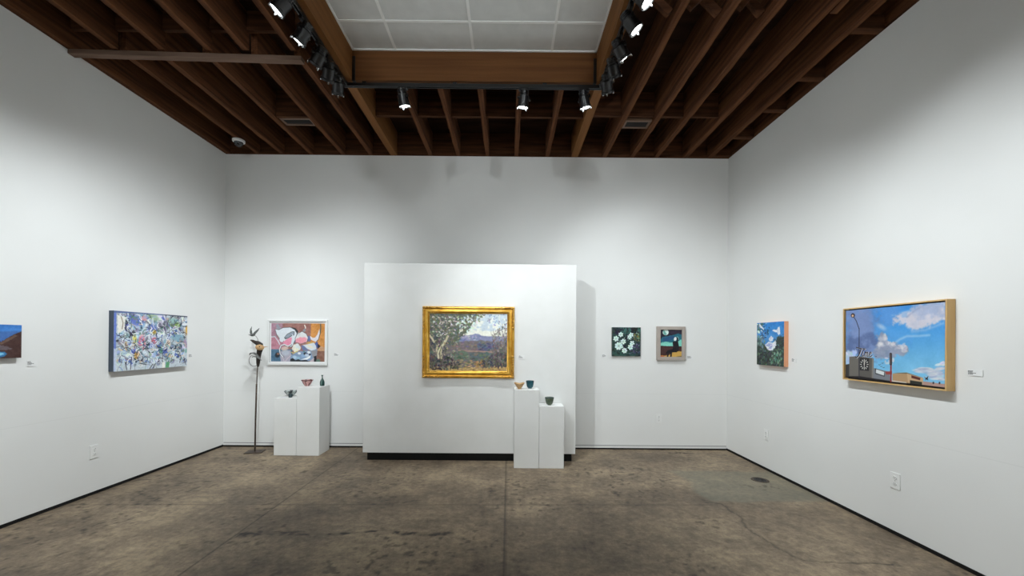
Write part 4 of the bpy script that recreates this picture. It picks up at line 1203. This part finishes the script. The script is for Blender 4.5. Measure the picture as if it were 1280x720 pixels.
# --- night figure in a taupe frame
P = Paint([(140, 118), (482, 118), (482, 578), (140, 578)], 150, 200, seed=16)
P.fill((40, 34, 50))
P.poly([(240, 120), (482, 120), (482, 210), (360, 200), (250, 190)], (58, 50, 66), 12, 0.8, rough=30)
P.poly([(130, 300), (180, 245), (260, 235), (360, 210), (440, 190), (490, 215), (490, 340), (130, 340)], (40, 108, 124), 5, rough=16)
P.poly([(190, 260), (260, 245), (340, 225), (380, 240), (330, 290), (240, 320), (170, 310)], (42, 82, 122), 8, rough=20)
P.poly([(130, 342), (200, 328), (240, 320), (300, 336), (350, 330), (420, 320), (470, 285), (490, 290), (490, 395), (130, 392)], (134, 214, 196), 4, rough=8)
P.poly([(130, 385), (250, 396), (490, 400), (490, 600), (130, 600)], (72, 44, 42), 4, rough=8)
P.poly([(130, 540), (220, 545), (290, 535), (340, 490), (400, 488), (430, 470), (490, 480), (490, 600), (130, 600)], (206, 164, 84), 5, rough=12)
P.poly([(130, 545), (200, 550), (240, 590), (130, 600)], (190, 92, 62), 6, rough=14)
P.poly([(400, 560), (490, 545), (490, 600), (380, 600)], (128, 110, 70), 6, rough=14)
P.ell(226, 172, 47, 47, (226, 246, 240), 0, 0.04)
P.poly([(184, 152), (205, 140), (245, 205), (226, 218), (196, 208)], (112, 176, 164), 4)
# seated figure with a pale face
BK = (26, 24, 30)
P.poly([(338, 325), (372, 312), (420, 320), (432, 370), (426, 470), (400, 490), (330, 492), (326, 560), (300, 575), (306, 500), (280, 505), (272, 560), (262, 580), (246, 575), (258, 520), (228, 508), (258, 462), (338, 440), (346, 400)], BK, 3)
P.line([(420, 330), (436, 400), (430, 470)], 14, BK, 3)
P.poly([(382, 262), (400, 248), (424, 258), (432, 300), (424, 330), (400, 325), (404, 290)], BK, 3)
P.ell(380, 278, 22, 32, (238, 242, 240), 15, 0.12)
P.line([(405, 240), (430, 250), (438, 290)], 5, (170, 216, 206), 2)
P.line([(246, 578), (282, 582)], 8, BK, 3); P.line([(305, 576), (334, 580)], 8, BK, 3)
P.mottle(16, 7, 9)
pt = hang('night scene of a seated dark figure under a moon, in a taupe frame', (2.257, YB - 0.001, 1.485), 'back')
canvas('canvas', P, 0.297, 0.400, 0.026, (60, 50, 50), pt)
frame('taupe_frame', 0.390, 0.468, [(0, 0), (0, -0.042), (0.002, -0.044), (0.044, -0.044), (0.046, -0.042), (0.0465, 0)], M_taupe, pt)

# --- white orchid on the right wall
P = Paint([(80, 110), (400, 97), (400, 632), (80, 605)], 180, 190, seed=17)
P.grad(100, 330, (44, 128, 204), (78, 146, 208))
P.mottle(40, 18, 2)
P.poly([(60, 280), (130, 330), (180, 380), (240, 400), (290, 330), (330, 270), (410, 270), (410, 650), (60, 650)], (56, 68, 62), 16, rough=60)
P.dabs([(80, 320), (180, 390), (300, 400), (400, 280), (400, 630), (80, 600)], 420, [(42, 54, 50), (62, 76, 68), (74, 102, 86), (58, 60, 66), (96, 128, 110), (36, 40, 44), (50, 50, 56)], 9, (40, 140))
P.dabs([(250, 480), (370, 440), (390, 600), (230, 600)], 46, [(106, 150, 126), (80, 118, 98), (136, 172, 148)], 9, (50, 130))
P.dabs([(90, 250), (180, 300), (160, 400), (85, 380)], 40, [(90, 120, 130), (70, 96, 96), (120, 150, 150)], 11, (50, 120))
P.dabs([(150, 110), (230, 120), (210, 300), (130, 290)], 34, [(36, 66, 92), (48, 84, 120), (150, 190, 220)], 9)
P.dabs([(82, 115), (150, 120), (140, 210), (82, 230)], 26, [(208, 220, 222), (70, 104, 100), (230, 236, 236), (110, 140, 140)], 11)
P.line([(112, 130), (158, 184)], 14, (236, 238, 236), 4)
OW = (226, 230, 238)
P.poly([(180, 370), (215, 335), (270, 345), (300, 320), (312, 370), (290, 415), (240, 445), (200, 420)], OW, 5, rough=18)
P.poly([(190, 375), (220, 352), (262, 360), (262, 420), (215, 415)], (164, 176, 216), 8, rough=14)
P.poly([(220, 305), (248, 262), (275, 290), (268, 325), (238, 335)], OW, 4, rough=10)
P.line([(240, 310), (250, 280)], 8, (186, 196, 226), 3)
P.poly([(262, 205), (285, 188), (312, 200), (330, 165), (348, 152), (352, 200), (358, 245), (335, 262), (315, 225), (290, 218)], OW, 4, rough=12)
P.line([(322, 190), (330, 230)], 7, (180, 192, 222), 3)
P.dabs([(205, 400), (300, 330), (300, 420), (230, 445)], 18, [(244, 246, 248)], 8)
P.mottle(10, 9, 9)
pt = hang('canvas of a white orchid against blue with bare orange edges', (XR - 0.001, 4.599, 1.490), 'right')
canvas('canvas', P, 0.477, 0.500, 0.048, (230, 164, 124), pt)

# --- street painting with the clock tower in a floating oak frame
P = Paint([(112, 165), (690, 114), (690, 608), (112, 555)], 360, 270, seed=18)
P.fill((92, 160, 222))
t = sstep(150, 560, P.Y)[..., None]
P.C = np.array((62, 146, 222.0)) * (1 - t) + np.array((128, 198, 236.0)) * t
P.poly([(100, 140), (270, 140), (300, 260), (330, 330), (300, 420), (240, 440), (100, 440)], (106, 132, 182), 60, rough=120)
P.cloud([(100, 150), (260, 150), (300, 300), (290, 400), (100, 420)], (134, 152, 198), 20, 60, 3, 0.5, 0.2, 0.7)
P.cloud([(100, 300), (300, 300), (300, 420), (100, 430)], (86, 104, 150), 30, 50, 7, 0.55, 0.12, 0.7)
P.cloud([(230, 130), (480, 120), (420, 250), (280, 260)], (104, 152, 214), 30, 50, 13, 0.5, 0.2, 0.6)
P.cloud([(280, 250), (500, 300), (500, 380), (400, 360), (280, 330)], (86, 160, 226), 20, 40, 17, 0.5, 0.2, 0.7)
PK = (208, 202, 214)
P.poly([(385, 215), (430, 195), (470, 205), (490, 160), (530, 130), (600, 118), (690, 110), (690, 210), (620, 245), (560, 265), (500, 275), (470, 250), (430, 235), (390, 235)], PK, 14, 0.9, rough=44)
P.cloud([(385, 190), (690, 110), (690, 215), (500, 280)], (224, 216, 224), 20, 40, 23, 0.52, 0.2, 0.6)
P.cloud([(470, 120), (690, 110), (690, 200), (520, 230)], (150, 170, 208), 12, 40, 29, 0.56, 0.14, 0.6)
P.line([(470, 200), (520, 160), (560, 140)], 6, (146, 158, 194), 9, 0.7)
P.line([(390, 360), (430, 330), (470, 312), (540, 310), (600, 305)], 6, (196, 220, 240), 12, 0.8)
P.line([(500, 285), (580, 275), (680, 235)], 8, (160, 194, 230), 14, 0.8)
# cumulus
P.poly([(295, 360), (310, 340), (300, 310), (325, 290), (350, 310), (360, 345), (400, 350), (440, 372), (470, 368), (482, 400), (450, 425), (390, 420), (350, 440), (290, 440), (270, 410)], (150, 158, 182), 8, rough=24)
P.dabs([(297, 345), (340, 290), (365, 345), (470, 365), (480, 405), (440, 400), (380, 370), (310, 380)], 60, [(226, 222, 226), (206, 204, 214), (186, 188, 204)], 8, a=0.6, jit=4)
P.dabs([(280, 390), (420, 395), (400, 435), (280, 440)], 40, [(136, 150, 182), (160, 168, 192)], 10, (-20, 20), a=0.6, jit=4)
P.ell(322, 258, 26, 12, (186, 208, 234), 30, 0.9, 0.8); P.ell(318, 358, 14, 11, (240, 236, 236), 0, 0.9, 0.8)
P.dabs([(112, 415), (180, 400), (150, 440), (112, 480)], 30, [(214, 226, 238), (180, 206, 232)], 11)
P.dabs([(520, 505), (560, 490), (690, 488), (690, 570), (560, 545)], 70, [(214, 218, 230), (196, 204, 224), (170, 184, 214), (224, 226, 234)], 8, (-8, 8), 4.0, 0.7, jit=3)
P.dabs([(630, 475), (690, 455), (690, 478)], 14, [(220, 224, 236)], 7, (-30, 0), 2.5)
P.dabs([(350, 440), (400, 450), (380, 480), (340, 470)], 12, [(206, 218, 236)], 8)
P.mottle(60, 8, 33); P.mottle(9, 5, 34)
# buildings
P.poly([(105, 482), (135, 476), (135, 570), (105, 570)], (62, 60, 60), 2)
P.poly([(133, 434), (190, 430), (192, 560), (133, 560)], (112, 108, 102), 2)
P.poly([(190, 430), (276, 442), (276, 572), (190, 560)], (96, 92, 88), 2)
P.poly([(268, 440), (278, 442), (278, 575), (266, 575)], (132, 128, 122), 2)
P.poly([(276, 498), (370, 520), (380, 590), (276, 575)], (126, 130, 138), 2)
P.poly([(286, 500), (342, 518), (342, 548), (286, 532)], (54, 56, 60), 2); P.poly([(292, 505), (340, 520), (338, 542), (290, 527)], (222, 226, 228), 2)
P.poly([(345, 518), (385, 516), (385, 535), (350, 535)], (156, 66, 60), 2)
P.poly([(388, 530), (475, 524), (480, 590), (388, 580)], (188, 152, 112), 2)
P.poly([(388, 526), (470, 522), (560, 550), (566, 558), (470, 530)], (120, 112, 92), 2)
P.poly([(472, 528), (566, 552), (566, 600), (480, 590)], (206, 172, 134), 2)
P.poly([(498, 538), (550, 552), (548, 566), (498, 553)], (92, 40, 36), 2)
P.poly([(490, 566), (560, 576), (560, 598), (490, 590)], (44, 46, 40), 2)
P.poly([(566, 572), (695, 586), (695, 612), (566, 600)], (186, 150, 140), 2)
for x in (625, 660):
    P.ell(x, 580, 5, 7, (60, 56, 66), 0, 0.3)
P.poly([(105, 548), (200, 548), (300, 562), (400, 575), (560, 592), (695, 606), (695, 625), (105, 575)], (34, 30, 32), 2)
P.poly([(385, 568), (470, 578), (470, 584), (385, 576)], (214, 202, 190), 1.5)
# sign on a red pole
P.line([(379, 470), (379, 578)], 9, (150, 52, 52), 1.5)
P.line([(377, 416), (378, 474)], 15, (52, 46, 50), 1.5); P.line([(374, 416), (375, 474)], 4, (120, 100, 96), 1)
# street lamp
P.line([(191, 268), (191, 430), (192, 560)], 4.2, (40, 42, 56), 1.2)
P.line([(190, 270), (174, 225), (160, 203)], 4.0, (40, 40, 52), 1.2)
P.ell(153, 192, 12, 13, (46, 36, 40), 0, 0.15); P.ell(152, 194, 6, 7, (232, 190, 150), 0, 0.3)
# clock
P.poly([(196, 440), (250, 443), (250, 516), (196, 512)], (40, 40, 42), 1.5)
for k in range(12):
    a = 2 * math.pi * k / 12
    cx, cy, ax, ay = 222, 478, math.sin(a), -math.cos(a)
    P.line([(cx + ax * 16.5, cy + ay * 21), (cx + ax * 23, cy + ay * 29)], 4.5, (222, 220, 214), 1.2)
P.line([(222, 480), (222, 498)], 3.5, (226, 222, 214), 1.2); P.line([(221, 480), (222, 456)], 4, (226, 222, 214), 1.2); P.line([(222, 490), (226, 464)], 3, (200, 196, 190), 1.2)
# script lettering: Time
def script(pts, w=5):
    P.line([(x + 2.2, y + 0.8) for x, y in pts], w + 2, (226, 222, 224), 1.2)
    P.line(pts, w, (46, 40, 48), 1.0)
script([(176, 380), (198, 385), (226, 389)], 6)
script([(204, 387), (196, 411), (186, 430), (176, 439), (170, 434)], 6)
script([(214, 404), (208, 424), (211, 431), (217, 426)], 4.5)
P.ell(217, 396, 3, 3.5, (46, 40, 48))
script([(221, 432), (227, 406)], 4.5); script([(226, 412), (234, 405), (232, 432)], 4.5); script([(233, 413), (243, 406), (240, 431), (247, 430)], 4.5)
script([(250, 421), (263, 414), (262, 406), (254, 408), (249, 424), (256, 434), (268, 427)], 4.5)
for x, y in ((290, 432), (330, 470), (322, 490), (336, 496), (312, 480)):
    P.line([(x - 5, y - 2), (x, y + 1), (x + 5, y - 3)], 2.2, (60, 60, 76), 1.0)
P.poly([(572, 545), (583, 553), (596, 540), (592, 556), (596, 565), (584, 560), (578, 566), (580, 556)], (34, 32, 40), 1.5)
TW, TH = 0.850, 0.632
pt = hang('street painting with a clock tower under blue sky, in a floating oak frame', (XR - 0.001, 3.153, 1.4965), 'right')
canvas('canvas', P, 0.810, 0.592, 0.050, (60, 52, 48), pt)
frame('oak_frame', TW, TH, [(0, 0), (0, -0.060), (0.010, -0.060), (0.010, -0.014), (0.018, -0.014), (0.018, 0)], M_oak, pt)
frame('shadow_gap', TW - 0.020, TH - 0.020, [(0, -0.006), (0, -0.018), (0.0098, -0.018), (0.0098, -0.006)], M_dark, pt)

# ------------------------------------------------------------------ title cards
def card(pos, wall, label, w=0.076, h=0.050, seed=1):
    rz = {'back': 0, 'left': math.pi / 2, 'right': -math.pi / 2}[wall]
    c = tag(obj('title_card', box(BM(), -w / 2, w / 2, -0.003, 0, -h / 2, h / 2), M_card), label, 'card', 'white title cards beside the paintings')
    c.location = pos; c.rotation_euler.z = rz
    rs = random.Random(seed)
    bm = BM()
    for k in range(4):
        z = h * (0.30 - 0.17 * k)
        L = w * rs.uniform(0.35, 0.8) * (0.8 if k else 0.6)
        x = -w * 0.42
        while x < -w * 0.42 + L:
            d = rs.uniform(0.004, 0.011)
            box(bm, x, x + d, -0.0036, -0.0029, z - 0.0022, z + 0.0022)
            x += d + 0.002
    obj('print', bm, M_ink, c)
card((XL + 0.001, 3.335, 1.281), 'left', 'white title card beside the lake canvas', seed=1)
card((XL + 0.001, 4.995, 1.283), 'left', 'white title card beside the busy abstract canvas', seed=2)
card((-2.396, YB - 0.001, 1.289), 'back', 'white title card beside the white framed pink abstract', seed=3)
card((0.160, YP - 0.001, 1.300), 'back', 'white title card beside the gold frame on the display wall', seed=4)
card((1.340, YB - 0.001, 1.300), 'back', 'white title card before the white flower canvas', seed=5)
card((2.536, YB - 0.001, 1.292), 'back', 'white title card beside the night scene in its taupe frame', 0.086, seed=6)
card((XR - 0.001, 4.270, 1.318), 'right', 'white title card beside the orchid canvas', seed=7)
card((XR - 0.001, 2.612, 1.315), 'right', 'white title card beside the oak framed street painting', 0.090, 0.040, seed=8)

# ------------------------------------------------------------------ outlets
def outlet(pos, wall, label):
    rz = {'back': 0, 'left': math.pi / 2, 'right': -math.pi / 2}[wall]
    t = thing('wall_outlet', label, 'outlet', pos, 'white wall outlets', rz)
    bm = BM()
    box(bm, -0.040, 0.040, -0.007, 0, -0.063, 0.063, 0.002)
    obj('cover_plate', bm, M_plate, t)
    for s in (-1, 1):
        bm = BM()
        Mk = Matrix.Translation((0, -0.007, s * 0.024)) @ Matrix.Rotation(math.pi / 2, 4, 'X') @ Matrix.Diagonal((1.05, 0.82, 1, 1))
        lathe(bm, [(0.0165, -0.002), (0.0165, 0.002), (0.015, 0.003)], 24, Mk, close_top=True)
        r = obj('receptacle', bm, M_plate, t)
        bm = BM()
        for dx in (-0.006, 0.006):
            box(bm, dx - 0.0013, dx + 0.0013, -0.0106, -0.0098, s * 0.024 - 0.001, s * 0.024 + 0.008)
        lathe(bm, [(0.0026, 0), (0.0026, 0.0007)], 12, Matrix.Translation((0, -0.0099, s * 0.024 - 0.007)) @ Matrix.Rotation(math.pi / 2, 4, 'X'), close_top=True)
        obj('slots', bm, M_slot, r)
    bm = BM()
    lathe(bm, [(0.003, 0), (0.003, 0.0012)], 12, Matrix.Translation((0, -0.007, 0)) @ Matrix.Rotation(math.pi / 2, 4, 'X'), close_top=True)
    obj('screw', bm, M_chrome, t)
outlet((XL + 0.0005, 3.842, 0.408), 'left', 'white wall outlet under the space between lake and abstract canvases')
outlet((2.105, YB - 0.0005, 0.434), 'back', 'white wall outlet below the night scene')
outlet((XR - 0.0005, 4.722, 0.417), 'right', 'white wall outlet below the orchid canvas')
outlet((XR - 0.0005, 3.145, 0.424), 'right', 'white wall outlet below the oak framed street painting')

# ------------------------------------------------------------------ floor cleanout cover
t = thing('floor_cover', 'small round dark metal cover in the greenish floor patch', 'drain cover', (2.765, 4.376, 0))
obj('ring', lathe(BM(), [(0.060, 0), (0.088, 0), (0.086, 0.003), (0.062, 0.003)], 36, close_bottom=False), M_steel, t)
bm = BM()
lathe(bm, [(0.060, 0), (0.060, 0.0025)], 36, close_top=True)
for k in range(4):
    a = k * math.pi / 2 + 0.4
    box(bm, 0.018, 0.045, -0.004, 0.004, 0.002, 0.0042, 0, Matrix.Rotation(a, 4, 'Z'))
obj('lid', bm, mat('blackened_metal', (34, 32, 32), 0.5, 0.4), t)
